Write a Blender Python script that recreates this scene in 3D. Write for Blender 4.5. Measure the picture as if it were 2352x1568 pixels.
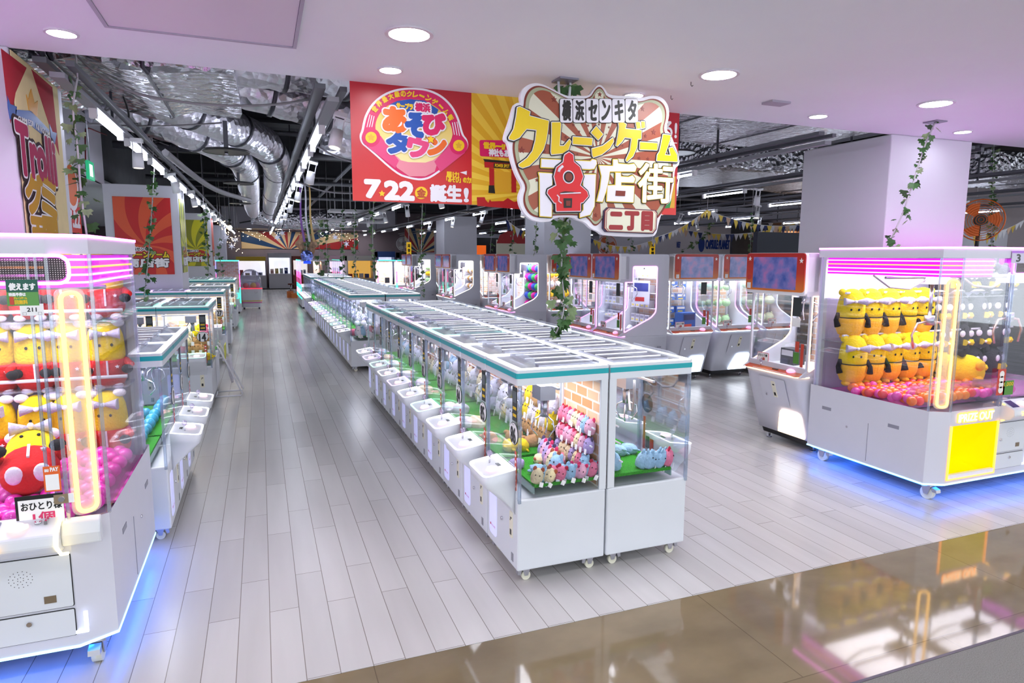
import bpy, bmesh, math, random
from math import sin, cos, pi, radians as RAD
from mathutils import Vector, Matrix
random.seed(7)
for o in list(bpy.data.objects): bpy.data.objects.remove(o)
S = bpy.context.scene; COL = S.collection

# ---------------------------------------------------------------- camera
F, CX, CY, CAMH = 1487.0, 1176.0, 784.0, 2.3
ax_y = Vector((597 - CX, CY - 585, -F)).normalized()
ax_x = Vector((5046 - CX, CY - 605, -F)); ax_x = (ax_x - ax_y * ax_x.dot(ax_y)).normalized()
ax_z = ax_x.cross(ax_y)
ROT = Matrix((ax_x, ax_y, ax_z))
cam = bpy.data.cameras.new('camera'); cam.sensor_width = 36; cam.lens = F / 2352 * 36; cam.clip_end = 200
camo = bpy.data.objects.new('camera', cam); COL.objects.link(camo)
camo.matrix_world = Matrix.Translation((0, 0, CAMH)) @ ROT.to_4x4(); S.camera = camo
def ray(px, py): return ROT @ Vector((px - CX, CY - py, -F))
def at_y(px, py, y):
    d = ray(px, py); p = d * (y / d.y); return Vector((p.x, y, p.z + CAMH))
def at_x(px, py, x):
    d = ray(px, py); p = d * (x / d.x); return Vector((x, p.y, p.z + CAMH))
def at_z(px, py, z):
    d = ray(px, py); p = d * ((z - CAMH) / d.z); return Vector((p.x, p.y, z))

# ---------------------------------------------------------------- world, exposure, large lights
S.view_settings.view_transform = 'Standard'; S.view_settings.look = 'None'
S.view_settings.gamma = 1.0; S.view_settings.use_curve_mapping = False
S.view_settings.exposure = 0.85
S.cycles.transparent_max_bounces = 34; S.cycles.max_bounces = 7; S.cycles.diffuse_bounces = 3
S.cycles.glossy_bounces = 3; S.cycles.transmission_bounces = 4
S.cycles.caustics_reflective = False; S.cycles.caustics_refractive = False
S.cycles.sample_clamp_indirect = 4.0
W = bpy.data.worlds.new('mall_light'); S.world = W; W.use_nodes = True
W.node_tree.nodes['Background'].inputs[0].default_value = (0.88, 0.955, 1.0, 1)
W.node_tree.nodes['Background'].inputs[1].default_value = 1.5
def area(name, loc, sx, sy, watt, col=(1, 1, 1), rot=(0, 0, 0), parent=None, spread=180):
    l = bpy.data.lights.new(name, 'AREA'); l.shape = 'RECTANGLE'; l.size = sx; l.size_y = sy; l.energy = watt; l.color = col
    l.spread = RAD(spread)
    o = bpy.data.objects.new(name, l); o.location = loc; o.rotation_euler = rot; COL.objects.link(o)
    if parent: o.parent = parent
    return o

# ---------------------------------------------------------------- materials
def lin(h):
    h = h.lstrip('#'); c = [int(h[i:i + 2], 16) / 255 for i in (0, 2, 4)]
    return tuple(x / 12.92 if x <= .04045 else ((x + .055) / 1.055) ** 2.4 for x in c) + (1,)
MC = {}
def new_mat(name):
    m = bpy.data.materials.new(name); m.use_nodes = True; nt = m.node_tree
    return m, nt, nt.nodes['Principled BSDF'], lambda t: nt.nodes.new('ShaderNode' + t)
def M(name, col='#ffffff', rough=.5, metal=0, emit=None, es=0, vary=.0, bump=0, scale=20, coat=0, sample=False):
    if name in MC: return MC[name]
    m, nt, p, N = new_mat(name); p.inputs['Base Color'].default_value = lin(col)
    p.inputs['Roughness'].default_value = rough; p.inputs['Metallic'].default_value = metal
    if coat: p.inputs['Coat Weight'].default_value = coat
    if emit:
        p.inputs['Emission Color'].default_value = lin(emit); p.inputs['Emission Strength'].default_value = es
        if not sample: m.cycles.emission_sampling = 'NONE'
    if vary or bump:
        tc = N('TexCoord'); nz = N('TexNoise'); nz.inputs['Scale'].default_value = scale; nz.inputs['Detail'].default_value = 4
        nt.links.new(tc.outputs['Object'], nz.inputs['Vector'])
        if vary:
            mx = N('MixRGB'); mx.blend_type = 'MULTIPLY'; mx.inputs[0].default_value = 1
            rp = N('ValToRGB'); rp.color_ramp.elements[0].color = (1 - vary,) * 3 + (1,); rp.color_ramp.elements[1].color = (1, 1, 1, 1)
            rp.color_ramp.elements[0].position = .3; rp.color_ramp.elements[1].position = .7
            nt.links.new(nz.outputs['Fac'], rp.inputs[0]); mx.inputs[1].default_value = lin(col)
            nt.links.new(rp.outputs[0], mx.inputs[2]); nt.links.new(mx.outputs[0], p.inputs['Base Color'])
        if bump:
            b = N('Bump'); b.inputs['Strength'].default_value = bump; b.inputs['Distance'].default_value = .02
            nt.links.new(nz.outputs['Fac'], b.inputs['Height']); nt.links.new(b.outputs[0], p.inputs['Normal'])
    MC[name] = m; return m
def glass(name, tint='#f4f8ff', gloss=.06, alpha=0.0, col='#ffffff', rough=.02):
    """clear sheet: see-through with a fresnel sheen; alpha adds a milky film"""
    if name in MC: return MC[name]
    m, nt, p, N = new_mat(name); out = nt.nodes['Material Output']
    tr = N('BsdfTransparent'); tr.inputs[0].default_value = lin(tint)
    gl = N('BsdfGlossy'); gl.inputs['Roughness'].default_value = rough
    lw = N('LayerWeight'); lw.inputs[0].default_value = .25
    mp = N('MapRange'); mp.inputs[1].default_value = 0; mp.inputs[2].default_value = 1; mp.inputs[3].default_value = gloss * .6; mp.inputs[4].default_value = min(.7, gloss * 7)
    nt.links.new(lw.outputs['Fresnel'], mp.inputs[0])
    mx = N('MixShader'); nt.links.new(mp.outputs[0], mx.inputs[0]); nt.links.new(tr.outputs[0], mx.inputs[1]); nt.links.new(gl.outputs[0], mx.inputs[2])
    last = mx
    if alpha:
        p.inputs['Base Color'].default_value = lin(col); p.inputs['Roughness'].default_value = .25
        m2 = N('MixShader'); m2.inputs[0].default_value = alpha
        nt.links.new(mx.outputs[0], m2.inputs[1]); nt.links.new(p.outputs[0], m2.inputs[2]); last = m2
    nt.links.new(last.outputs[0], out.inputs[0]); MC[name] = m; return m
def rays_mat(name, c1, c2, n, swirl=0, cx=0, cz=0, c3=None, rough=.4, ax=0):
    m, nt, p, N = new_mat(name); L = nt.links.new
    tc = N('TexCoord'); sp = N('SeparateXYZ'); L(tc.outputs['Object'], sp.inputs[0])
    def mth(op, a, b=None):
        k = N('Math'); k.operation = op
        for i, v in enumerate((a, b)):
            if v is None: continue
            if isinstance(v, (int, float)): k.inputs[i].default_value = v
            else: L(v, k.inputs[i])
        return k.outputs[0]
    dx = mth('SUBTRACT', sp.outputs[ax], cx); dz = mth('SUBTRACT', sp.outputs[2], cz)
    ang = mth('ARCTAN2', dz, dx)
    if swirl:
        r = mth('SQRT', mth('ADD', mth('MULTIPLY', dx, dx), mth('MULTIPLY', dz, dz)))
        ang = mth('ADD', ang, mth('MULTIPLY', r, swirl))
    fr = mth('FRACT', mth('ADD', mth('MULTIPLY', ang, n / (2 * pi)), 20))
    if c3:
        rp = N('ValToRGB'); rp.color_ramp.interpolation = 'CONSTANT'; e = rp.color_ramp.elements
        e[0].color = lin(c1); e[1].color = lin(c2); e[1].position = .25
        k = e.new(.5); k.color = lin(c3); k = e.new(.75); k.color = lin(c2)
        L(fr, rp.inputs[0]); L(rp.outputs[0], p.inputs['Base Color'])
    else:
        gt = mth('GREATER_THAN', fr, .5); mx = N('MixRGB'); L(gt, mx.inputs[0])
        mx.inputs[1].default_value = lin(c1); mx.inputs[2].default_value = lin(c2); L(mx.outputs[0], p.inputs['Base Color'])
    p.inputs['Roughness'].default_value = rough; return m
def brick_mat(name, c1, c2, mort, bw, rh, msize, axes, rough=.5, noise=.12, nscale=6, off=(0, 0), bump=0, freq=2, offset=.5, stretch=1, rvar=0):
    m, nt, p, N = new_mat(name); L = nt.links.new
    tc = N('TexCoord'); sp = N('SeparateXYZ'); L(tc.outputs['Object'], sp.inputs[0])
    cb = N('CombineXYZ'); L(sp.outputs[axes[0]], cb.inputs[0]); L(sp.outputs[axes[1]], cb.inputs[1])
    mp = N('Mapping'); mp.inputs['Location'].default_value = (off[0], off[1], 0); L(cb.outputs[0], mp.inputs[0])
    br = N('TexBrick'); br.inputs['Scale'].default_value = 1; br.inputs['Brick Width'].default_value = bw; br.inputs['Row Height'].default_value = rh
    br.inputs['Mortar Size'].default_value = msize; br.inputs['Color1'].default_value = lin(c1); br.inputs['Color2'].default_value = lin(c2); br.inputs['Mortar'].default_value = lin(mort)
    br.offset_frequency = freq; br.offset = offset; br.inputs['Bias'].default_value = 0; L(mp.outputs[0], br.inputs[0])
    m2 = N('Mapping'); m2.inputs['Scale'].default_value = (1 / stretch, 1, 1); L(cb.outputs[0], m2.inputs[0])
    nz = N('TexNoise'); nz.inputs['Scale'].default_value = nscale; nz.inputs['Detail'].default_value = 6; L(m2.outputs[0], nz.inputs['Vector'])
    rp = N('ValToRGB'); rp.color_ramp.elements[0].position = .3; rp.color_ramp.elements[1].position = .7
    rp.color_ramp.elements[0].color = (1 - noise,) * 3 + (1,); rp.color_ramp.elements[1].color = (1, 1, 1, 1); L(nz.outputs['Fac'], rp.inputs[0])
    mx = N('MixRGB'); mx.blend_type = 'MULTIPLY'; mx.inputs[0].default_value = 1; L(br.outputs['Color'], mx.inputs[1]); L(rp.outputs[0], mx.inputs[2])
    L(mx.outputs[0], p.inputs['Base Color']); p.inputs['Roughness'].default_value = rough
    if rvar:
        mr = N('MapRange'); mr.inputs[3].default_value = rough - rvar; mr.inputs[4].default_value = rough + rvar; L(nz.outputs['Fac'], mr.inputs[0]); L(mr.outputs[0], p.inputs['Roughness'])
    if bump:
        b = N('Bump'); b.inputs['Strength'].default_value = bump; b.inputs['Distance'].default_value = .003; L(br.outputs['Fac'], b.inputs['Height']); b.invert = True; L(b.outputs[0], p.inputs['Normal'])
    return m
def grad_mat(name, stops, axis, a, b, rough=.4, emit=0):
    m, nt, p, N = new_mat(name); L = nt.links.new
    tc = N('TexCoord'); sp = N('SeparateXYZ'); L(tc.outputs['Object'], sp.inputs[0])
    mr = N('MapRange'); mr.inputs[1].default_value = a; mr.inputs[2].default_value = b; L(sp.outputs[axis], mr.inputs[0])
    rp = N('ValToRGB'); e = rp.color_ramp.elements
    e[0].color = lin(stops[0]); e[1].color = lin(stops[-1])
    for i, s in enumerate(stops[1:-1]): k = e.new((i + 1) / (len(stops) - 1)); k.color = lin(s)
    L(mr.outputs[0], rp.inputs[0]); L(rp.outputs[0], p.inputs['Base Color']); p.inputs['Roughness'].default_value = rough
    if emit: L(rp.outputs[0], p.inputs['Emission Color']); p.inputs['Emission Strength'].default_value = emit; m.cycles.emission_sampling = 'NONE'
    return m

WHITE = M('white_powder_coat', '#dcdfe6', .32, vary=.03, scale=3)
GREYW = M('grey_powder_coat', '#d4d4e0', .4, vary=.03, scale=3)
TEAL = M('teal_band', '#0fa3ac', .3)
ACR = glass('clear_acrylic', '#fbfcff', .05)
ACRE = glass('acrylic_edge', '#dfe8f4', .22, .16, '#dfe6f6')
LIDM = glass('lid_acrylic', '#dfe4f0', .12, .68, '#a4a7b6', .15)  # grey film puts the reflected ceiling into the lid colour
LIDC = glass('lid_flap_acrylic', '#f4f8ff', .02, .22, '#ffffff')
LEDW = M('white_led', '#ffffff', .4, emit='#f4f6ff', es=1.0)
LEDS = M('soft_led', '#ffffff', .4, emit='#eef2ff', es=.35)
METAL = M('brushed_steel', '#b9b9c2', .3, 1.0)
DKMETAL = M('dark_steel', '#54545c', .4, .8)
CHROME = M('chrome', '#e0e0e8', .12, 1.0)
CREAM = M('cream_plastic', '#e9e4cf', .4)
BLACK = M('black_plastic', '#0c0c10', .4)
WHEELM = M('cream_nylon_wheel', '#dcd8c6', .45)
LAVG = M('lavender_chute_glow', '#dcdcff', .4, emit='#b9c0fc', es=.22)
PAPER = M('white_paper', '#f4f3f4', .7)
ORANGE = M('orange_red_print', '#d2563e', .5)
TURF = M('green_turf', '#35c40e', .8, vary=.5, bump=1.0, scale=140)
WHITEP = M('white_plastic', '#f0eff6', .35)
PINKN = M('pink_neon', '#ff9bff', .4, emit='#ff8cf6', es=2.0)
MAGN = M('magenta_neon', '#e020e0', .4, emit='#e81ee0', es=1.4)
ORN = M('orange_neon', '#ffd080', .4, emit='#ffbe55', es=2.2)
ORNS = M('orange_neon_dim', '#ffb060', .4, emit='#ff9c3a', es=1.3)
CYANN = M('cyan_neon', '#b0e8ff', .4, emit='#98d4ff', es=1.2)
BRICKW = brick_mat('print_brick_wall', '#e39a63', '#f5d3ae', '#fdf3e4', .175, .078, .008, (0, 2), .6, .08, freq=2)
HOSE = M('grey_hose', '#b8b2b4', .4)
CRYS = glass('crystal_ball', '#f4ecff', .25, .12, '#f4e8ff', .05)

# ---------------------------------------------------------------- mesh builder
def rpoly(pts, r, n=4):
    out = []; k = len(pts)
    for i in range(k):
        p = Vector(pts[i]); a = Vector(pts[i - 1]); b = Vector(pts[(i + 1) % k]); rr = r[i] if isinstance(r, (list, tuple)) else r
        da = (a - p); db = (b - p); d = min(rr, da.length * .49, db.length * .49)
        if d < 1e-5: out.append(tuple(p)); continue
        pa = p + da.normalized() * d; pb = p + db.normalized() * d
        for j in range(n + 1):
            t = j / n; q = pa * (1 - t) ** 2 + p * 2 * t * (1 - t) + pb * t * t; out.append(tuple(q))
    return out
def rrect(x0, z0, x1, z1, r, n=4): return rpoly([(x0, z0), (x1, z0), (x1, z1), (x0, z1)], r, n)
class MB:
    def __init__(s): s.v = []; s.f = []; s.m = []; s.s = []
    def add(s, vs, fs, m=0, smooth=False):
        b = len(s.v); s.v += [tuple(v) for v in vs]
        for f in fs: s.f.append(tuple(b + i for i in f)); s.m.append(m); s.s.append(smooth)
        return s
    def box(s, x0, y0, z0, x1, y1, z1, m=0):
        v = [(x, y, z) for z in (z0, z1) for y in (y0, y1) for x in (x0, x1)]
        return s.add(v, [(0, 2, 3, 1), (4, 5, 7, 6), (0, 1, 5, 4), (2, 6, 7, 3), (0, 4, 6, 2), (1, 3, 7, 5)], m)
    def prism(s, poly, axis, a, b, m=0, smooth=False):
        def mk(p, t): return {'x': (t, p[0], p[1]), 'y': (p[0], t, p[1]), 'z': (p[0], p[1], t)}[axis]
        n = len(poly); s.add([mk(p, a) for p in poly] + [mk(p, b) for p in poly], [], m)
        o = len(s.v) - 2 * n
        s.f += [tuple(range(o, o + n)), tuple(range(o + 2 * n - 1, o + n - 1, -1))]; s.m += [m, m]; s.s += [False, False]
        for i in range(n):
            j = (i + 1) % n; s.f.append((o + i, o + n + i, o + n + j, o + j)); s.m.append(m); s.s.append(smooth)
        return s
    def ring(s, outer, inner, axis, a, b, m=0):
        """frame: outer minus inner polygon (same point count), extruded"""
        def mk(p, t): return {'x': (t, p[0], p[1]), 'y': (p[0], t, p[1]), 'z': (p[0], p[1], t)}[axis]
        n = len(outer); vs = [mk(p, a) for p in outer] + [mk(p, a) for p in inner] + [mk(p, b) for p in outer] + [mk(p, b) for p in inner]; fs = []
        for i in range(n):
            j = (i + 1) % n
            fs += [(i, j, n + j, n + i), (2 * n + i, 3 * n + i, 3 * n + j, 2 * n + j), (i, 2 * n + i, 2 * n + j, j), (n + i, n + j, 3 * n + j, 3 * n + i)]
        return s.add(vs, fs, m)
    def loft(s, rings, m=0, smooth=True, cap=True, closed=True):
        n = len(rings[0]); vs = [p for r in rings for p in r]; fs = []
        for k in range(len(rings) - 1):
            for i in range(n if closed else n - 1):
                j = (i + 1) % n; fs.append((k * n + i, k * n + j, (k + 1) * n + j, (k + 1) * n + i))
        s.add(vs, fs, m, smooth)
        if cap:
            o = len(s.v) - len(vs)
            s.f += [tuple(range(o + n - 1, o - 1, -1)), tuple(range(o + len(vs) - n, o + len(vs)))]; s.m += [m, m]; s.s += [False, False]
        return s
    def tube(s, pts, r, n=6, m=0, closed=False, cap=True):
        P = [Vector(p) for p in pts]; k = len(P); rings = []; up = None
        for i in range(k):
            if closed: t = P[(i + 1) % k] - P[i - 1]
            else: t = P[min(i + 1, k - 1)] - P[max(i - 1, 0)]
            t = t.normalized() if t.length > 1e-9 else Vector((0, 0, 1))
            if up is None: up = Vector((0, 0, 1)) if abs(t.z) < .9 else Vector((1, 0, 0))
            a = up - t * up.dot(t)
            if a.length < 1e-4: a = Vector((1, 0, 0)) - t * t.x
            a.normalize(); up = a; b = t.cross(a)
            rr = r[i] if isinstance(r, (list, tuple)) else r
            rings.append([P[i] + a * rr * cos(2 * pi * q / n) + b * rr * sin(2 * pi * q / n) for q in range(n)])
        if closed: rings.append(rings[0])
        return s.loft(rings, m, True, cap and not closed)
    def ball(s, c, r, nu=12, nv=8, m=0, rot=None):
        if not isinstance(r, (list, tuple)): r = (r, r, r)
        vs = [(0, 0, -1)]; fs = []
        for j in range(1, nv):
            t = -pi / 2 + pi * j / nv; vs += [(cos(t) * cos(2 * pi * i / nu), cos(t) * sin(2 * pi * i / nu), sin(t)) for i in range(nu)]
        vs.append((0, 0, 1)); e = len(vs) - 1
        for i in range(nu):
            k = (i + 1) % nu; fs += [(0, 1 + k, 1 + i), (e, e - nu + i, e - nu + k)]
            for j in range(nv - 2): b = 1 + j * nu; fs.append((b + i, b + k, b + nu + k, b + nu + i))
        q = [Vector((v[0] * r[0], v[1] * r[1], v[2] * r[2])) for v in vs]
        if rot is not None: q = [rot @ v for v in q]
        return s.add([(v.x + c[0], v.y + c[1], v.z + c[2]) for v in q], fs, m, True)
    def cyl(s, c, axis, r, h, n=14, m=0, r2=None, smooth=True):
        r2 = r if r2 is None else r2; R = []
        for t, rr in ((0, r), (h, r2)):
            ring = []
            for i in range(n):
                a = 2 * pi * i / n; u, w = rr * cos(a), rr * sin(a)
                ring.append({'x': (c[0] + t, c[1] + u, c[2] + w), 'y': (c[0] + u, c[1] + t, c[2] + w), 'z': (c[0] + u, c[1] + w, c[2] + t)}[axis])
            R.append(ring)
        return s.loft(R, m, smooth)
    def xf(s, mat, i0=0):
        for i in range(i0, len(s.v)): s.v[i] = tuple(mat @ Vector(s.v[i]))
        return s
    def mesh(s, name, mats):
        me = bpy.data.meshes.new(name); me.from_pydata(s.v, [], s.f)
        for m in (mats if isinstance(mats, (list, tuple)) else [mats]): me.materials.append(m)
        me.polygons.foreach_set('material_index', s.m); me.polygons.foreach_set('use_smooth', s.s)
        b = bmesh.new(); b.from_mesh(me); bmesh.ops.recalc_face_normals(b, faces=b.faces); b.to_mesh(me); b.free(); me.update(); return me
    def build(s, name, mats, parent=None, loc=None, bev=0):
        o = bpy.data.objects.new(name, s.mesh(name, mats)); COL.objects.link(o)
        if parent: o.parent = parent
        if loc is not None: o.location = loc
        if bev:
            b = o.modifiers.new('soft_edges', 'BEVEL'); b.width = bev; b.segments = 2; b.limit_method = 'ANGLE'; b.harden_normals = False
        return o
def tag(o, label=None, cat=None, group=None, kind=None):
    if label: o['label'] = label
    if cat: o['category'] = cat
    if group: o['group'] = group
    if kind: o['kind'] = kind
    return o
def thing(name, label, cat, loc=(0, 0, 0), rz=0, group=None):
    o = bpy.data.objects.new(name, None); o.empty_display_size = .1; COL.objects.link(o); o.location = loc; o.rotation_euler = (0, 0, rz)
    return tag(o, label, cat, group)
def dup(root, loc=None, rot=None, label=None, group=None, scale=None):
    r = root.copy(); COL.objects.link(r)
    if loc is not None: r.location = loc
    if rot is not None: r.rotation_euler = rot if isinstance(rot, (tuple, list)) else (0, 0, rot)
    if scale: r.scale = (scale,) * 3
    if label: r['label'] = label
    if group: r['group'] = group
    for ch in root.children:
        c = ch.copy(); COL.objects.link(c); c.parent = r
        for g in ch.children: d = g.copy(); COL.objects.link(d); d.parent = c
    return r
def struct(o): o['kind'] = 'structure'; return o
ORD = ['first', 'second', 'third', 'fourth', 'fifth', 'sixth', 'seventh', 'eighth', 'ninth', 'tenth', 'eleventh', 'twelfth', 'thirteenth', 'fourteenth', 'fifteenth', 'sixteenth', 'seventeenth', 'eighteenth', 'nineteenth', 'twentieth', 'twenty-first', 'twenty-second', 'twenty-third', 'twenty-fourth']

# lettering -> mesh data; wt thickens by laying shifted copies
TXT = {}
def text_geo(s):
    if s in TXT: return TXT[s]
    c = bpy.data.curves.new('lettering', 'FONT'); c.body = s; c.size = 1; c.resolution_u = 3
    o = bpy.data.objects.new('lettering', c); COL.objects.link(o)
    dg = bpy.context.evaluated_depsgraph_get(); dg.update(); me = bpy.data.meshes.new_from_object(o.evaluated_get(dg))
    v = [(q.co.x, q.co.y) for q in me.vertices]; f = [tuple(p.vertices) for p in me.polygons]
    bpy.data.objects.remove(o); bpy.data.curves.remove(c); bpy.data.meshes.remove(me)
    if not v: v = [(0, 0), (1, 0), (1, 1)]; f = []
    x0 = min(a for a, b in v); x1 = max(a for a, b in v); y0 = min(b for a, b in v); y1 = max(b for a, b in v)
    TXT[s] = ([((a - x0) / max(x1 - x0, 1e-6), (b - y0) / max(y1 - y0, 1e-6)) for a, b in v], f, (x1 - x0) / max(y1 - y0, 1e-6)); return TXT[s]
def put_text(mb, s, x0, z0, x1, z1, y, m=0, wt=0, n=8, fn=None, th=.001):
    """lettering filling the box x0..x1, z0..z1 in the plane y (front to -Y); fn maps (x,z)->3D; wt = stroke widening"""
    n = max(n, int(wt * 900) + 4) if wt else n; v, f, asp = text_geo(s); fn = fn or (lambda x, z, d: (x, y - d, z)); offs = [(0, 0)]
    if wt: offs += [(wt * cos(2 * pi * i / n), wt * sin(2 * pi * i / n)) for i in range(n)]
    for k, (ox, oz) in enumerate(offs):
        mb.add([fn(x0 + a * (x1 - x0) + ox, z0 + b * (z1 - z0) + oz, th + k * 2e-5) for a, b in v], f, m)
def poly_flat(mb, poly, y, th, m=0, fn=None, wt=0, n=10):
    """flat board from an outline (x,z); wt = border widening by shifted copies"""
    from mathutils.geometry import tessellate_polygon
    fn = fn or (lambda x, z, d: (x, y - d, z)); tri = tessellate_polygon([[Vector((a, b, 0)) for a, b in poly]])
    offs = [(0, 0)] + ([(wt * cos(2 * pi * i / n), wt * sin(2 * pi * i / n)) for i in range(n)] if wt else [])
    k = len(poly)
    for q, (ox, oz) in enumerate(offs):
        d = th + q * 2e-5
        vs = [fn(a + ox, b + oz, d) for a, b in poly] + [fn(a + ox, b + oz, 0) for a, b in poly]
        mb.add(vs, [tuple(t) for t in tri] + [tuple(i + k for i in t[::-1]) for t in tri] + [(i, (i + 1) % k, k + (i + 1) % k, k + i) for i in range(k)], m)
def star(cx, cz, r, n=5, r2=.42, a0=pi / 2): return [(cx + (r if i % 2 == 0 else r * r2) * cos(a0 + pi * i / n), cz + (r if i % 2 == 0 else r * r2) * sin(a0 + pi * i / n)) for i in range(2 * n)]
def soft(pts, k=2):
    for _ in range(k): pts = [q for i in range(len(pts)) for q in ((pts[i - 1][0] * .25 + pts[i][0] * .75, pts[i - 1][1] * .25 + pts[i][1] * .75), (pts[i][0] * .75 + pts[(i + 1) % len(pts)][0] * .25, pts[i][1] * .75 + pts[(i + 1) % len(pts)][1] * .25))]
    return pts
def circ(cx, cz, r, n=28, rz=None): return [(cx + r * cos(2 * pi * i / n), cz + (rz or r) * sin(2 * pi * i / n)) for i in range(n)]
#@@SETTING

# ================================================================= SETTING
PLANK = brick_mat('grey_oak_planks', '#d8d5d3', '#cac6c4', '#8d857e', 1.25, .1805, .0024, (1, 0), .25, .13, 4, (.3, .04), bump=.12, freq=2, offset=.37, stretch=9, rvar=.03)
STONE = brick_mat('polished_brown_stone', '#8d7b60', '#948468', '#746650', 2.2, 1.3, .003, (0, 1), .06, .35, 2.2, (.6, .1), stretch=1.5)
CARPET = M('grey_carpet', '#9a9793', .95, vary=.35, bump=.6, scale=160)
SOFF = M('lavender_white_plaster', '#e9ecf4', .6, vary=.02, scale=2)
DARKC = M('dark_concrete', '#3b3b42', .8, vary=.5, scale=1.5, bump=.2)
WALLW = M('white_wall_paint', '#cfccd8', .6, vary=.03, scale=2)
WALLD = M('taupe_wall_paint', '#85767c', .7, vary=.06, scale=2)
PILW = M('pillar_cladding', '#d2d0dc', .5, vary=.02, scale=1)
FY0, FY1 = 3.44, 49.0
struct(MB().box(-14, FY0, -.1, 24, FY1, 0).build('floor', PLANK))
struct(MB().box(-14, 2.37, -.1, 24, FY0 - .004, 0).build('trim_1', STONE))
struct(MB().box(-14, 2.352, -.1, 24, 2.37, .002).build('trim_2', DKMETAL))
struct(MB().box(-14, -8, -.1, 24, 2.352, 0).build('floor', CARPET))
struct(MB().box(-14, -6, 3.75, 24, 5.8, 3.95).build('ceiling', SOFF))
struct(MB().box(-14, 5.7, 3.95, 24, 5.8, 5.4).build('trim_3', SOFF))
struct(MB().box(-14, 5.8, 5.4, 24, 49, 5.6).build('ceiling', DARKC))
struct(MB().box(-14, 5.8, 3.75, -3.0, 40, 3.85).build('ceiling', SOFF))
struct(MB().box(-3.05, 7.2, 3.75, -2.95, 15.9, 5.4).build('wall_left', WALLW))
struct(MB().box(-3.05, 15.9, 3.85, -2.95, 40, 5.4).build('wall_left', DARKC))
struct(MB().box(-14.1, 5.8, 0, -14, 49, 5.4).build('wall_left', WALLW))
struct(MB().box(24, 5.8, 0, 24.1, 49, 5.4).build('wall_right', WALLW))
struct(MB().box(-14, 48.6, 0, 24, 48.8, 5.4).build('wall_back', WALLD))
struct(MB().box(8.6, 40, 0, 24, 40.15, 3.7).build('wall_back', WALLW))
struct(MB().box(-2.2, 46.2, 4.02, 9, 48.6, 5.4).build('trim_4', WALLW))
def pillar(x0, x1, y0, y1, z1): return struct(MB().box(x0, y0, 0, x1, y1, z1).build('pillar', PILW, bev=.012))
pillar(7.03, 8.43, 5.76, 7.1, 3.75); pillar(7.03, 8.43, 15.87, 17.2, 3.75); pillar(7.03, 8.43, 25.9, 27.2, 3.9)
pillar(-3.0, -1.6, 5.76, 7.1, 3.75); pillar(-3.0, -1.6, 15.9, 17.2, 3.76); pillar(-2.95, -1.6, 25.9, 27.2, 3.76)
pillar(-2.95, -1.6, 36, 37.3, 3.76)
# the white partition with blue lettering, and the wooden wall beside it
wl = struct(MB().box(13.2, 24, 0, 22.0, 24.12, 3.62).build('wall_right', WALLW))
WOODW = brick_mat('timber_wall', '#8a6650', '#76543f', '#4d382c', 2.4, .2, .004, (0, 2), .6, .3, 5, stretch=6)
struct(MB().box(19.6, 21.2, 0, 24, 21.32, 3.75).build('wall_right', WOODW))
struct(MB().box(17.6, 21.2, 0, 19.58, 21.32, 3.75).build('wall_right', DARKC))
BLUE = M('navy_blue_print', '#1f3f92', .5)
mb = MB(); a = at_y(1621, 571, 23.98); b = at_y(1676, 552, 23.98)
put_text(mb, 'CAPSULE PLANET', a.x, a.z, b.x, b.z, 23.99, wt=.02)
poly_flat(mb, circ(at_y(1611, 561, 24).x, at_y(1611, 561, 24).z, .17, 24, .34), 23.99, .002)
tag(mb.build('wall_lettering', BLUE), 'blue capital lettering and round emblem on the white partition wall', 'lettering')
mb = MB(); a = at_y(1555, 568, 23.98); b = at_y(1563, 556, 23.98); put_text(mb, 'NET', a.x, a.z, b.x, b.z, 23.99, wt=.015)
tag(mb.build('wall_lettering', BLUE), 'three blue letters at the left end of the white partition wall', 'lettering')

# ---- soffit fittings
LAMPD = M('downlight_diffuser', '#ffffff', .4, emit='#f6f8ff', es=58, sample=True)
LAMPS = M('small_downlight_diffuser', '#ffffff', .4, emit='#f6f8ff', es=26, sample=True)
def downlight(x, y, r, label, z=3.75):
    t = thing('downlight', label, 'ceiling light', (x, y, z), group='downlights in the white ceiling')
    o = [(r * 1.18 * cos(2 * pi * i / 28), r * 1.18 * sin(2 * pi * i / 28)) for i in range(28)]; q = [(a * .84, b * .84) for a, b in o]
    MB().ring(o, q, 'z', -.012, 0).build('trim_ring', M('downlight_trim', '#d8d0dc', .4), t)
    MB().prism([(a * .84, b * .84) for a, b in o], 'z', -.006, -.001).build('diffuser', LAMPD if r > .1 else LAMPS, t)
for i, (x, y) in enumerate([(.98, 4.44), (3.49, 4.46), (6.03, 4.5)]): downlight(x, y, .135, ['large round downlight above the middle of the ceiling', 'large round downlight to the right of the hanging sign', 'large round downlight near the plate of the right ivy strand'][i])
for i, (x, y) in enumerate([(-1.16, 5.28), (1.02, 5.32), (3.22, 5.3), (5.45, 5.34), (7.65, 5.35)]):
    downlight(x, y, .085, ['small round downlight over the left candy banner', 'small round downlight just above the red banner', 'small round downlight peeking over the hanging sign', 'small round downlight beside the grey pillar', 'small round downlight in the ceiling in front of the lilac pillar'][i])
for y in (1.7, -1.2):  # unseen lamps added out of view to brighten floor and ceiling
    for x in (-3.4, -1.0, 1.4, 3.8, 6.2, 8.6): downlight(x, y, .135, 'added round downlight in the unseen mall ceiling, brightening the floor')
for i in range(5): downlight(-.6 + i * 1.9, 47.2, .16, 'round downlight washing the ray mural on the back wall, %s from the left' % ORD[i], 4.02)
t = thing('access_panel', 'white square access panel with dark rim in the ceiling', 'ceiling panel', (-.28, 4.45, 3.75))
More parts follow.
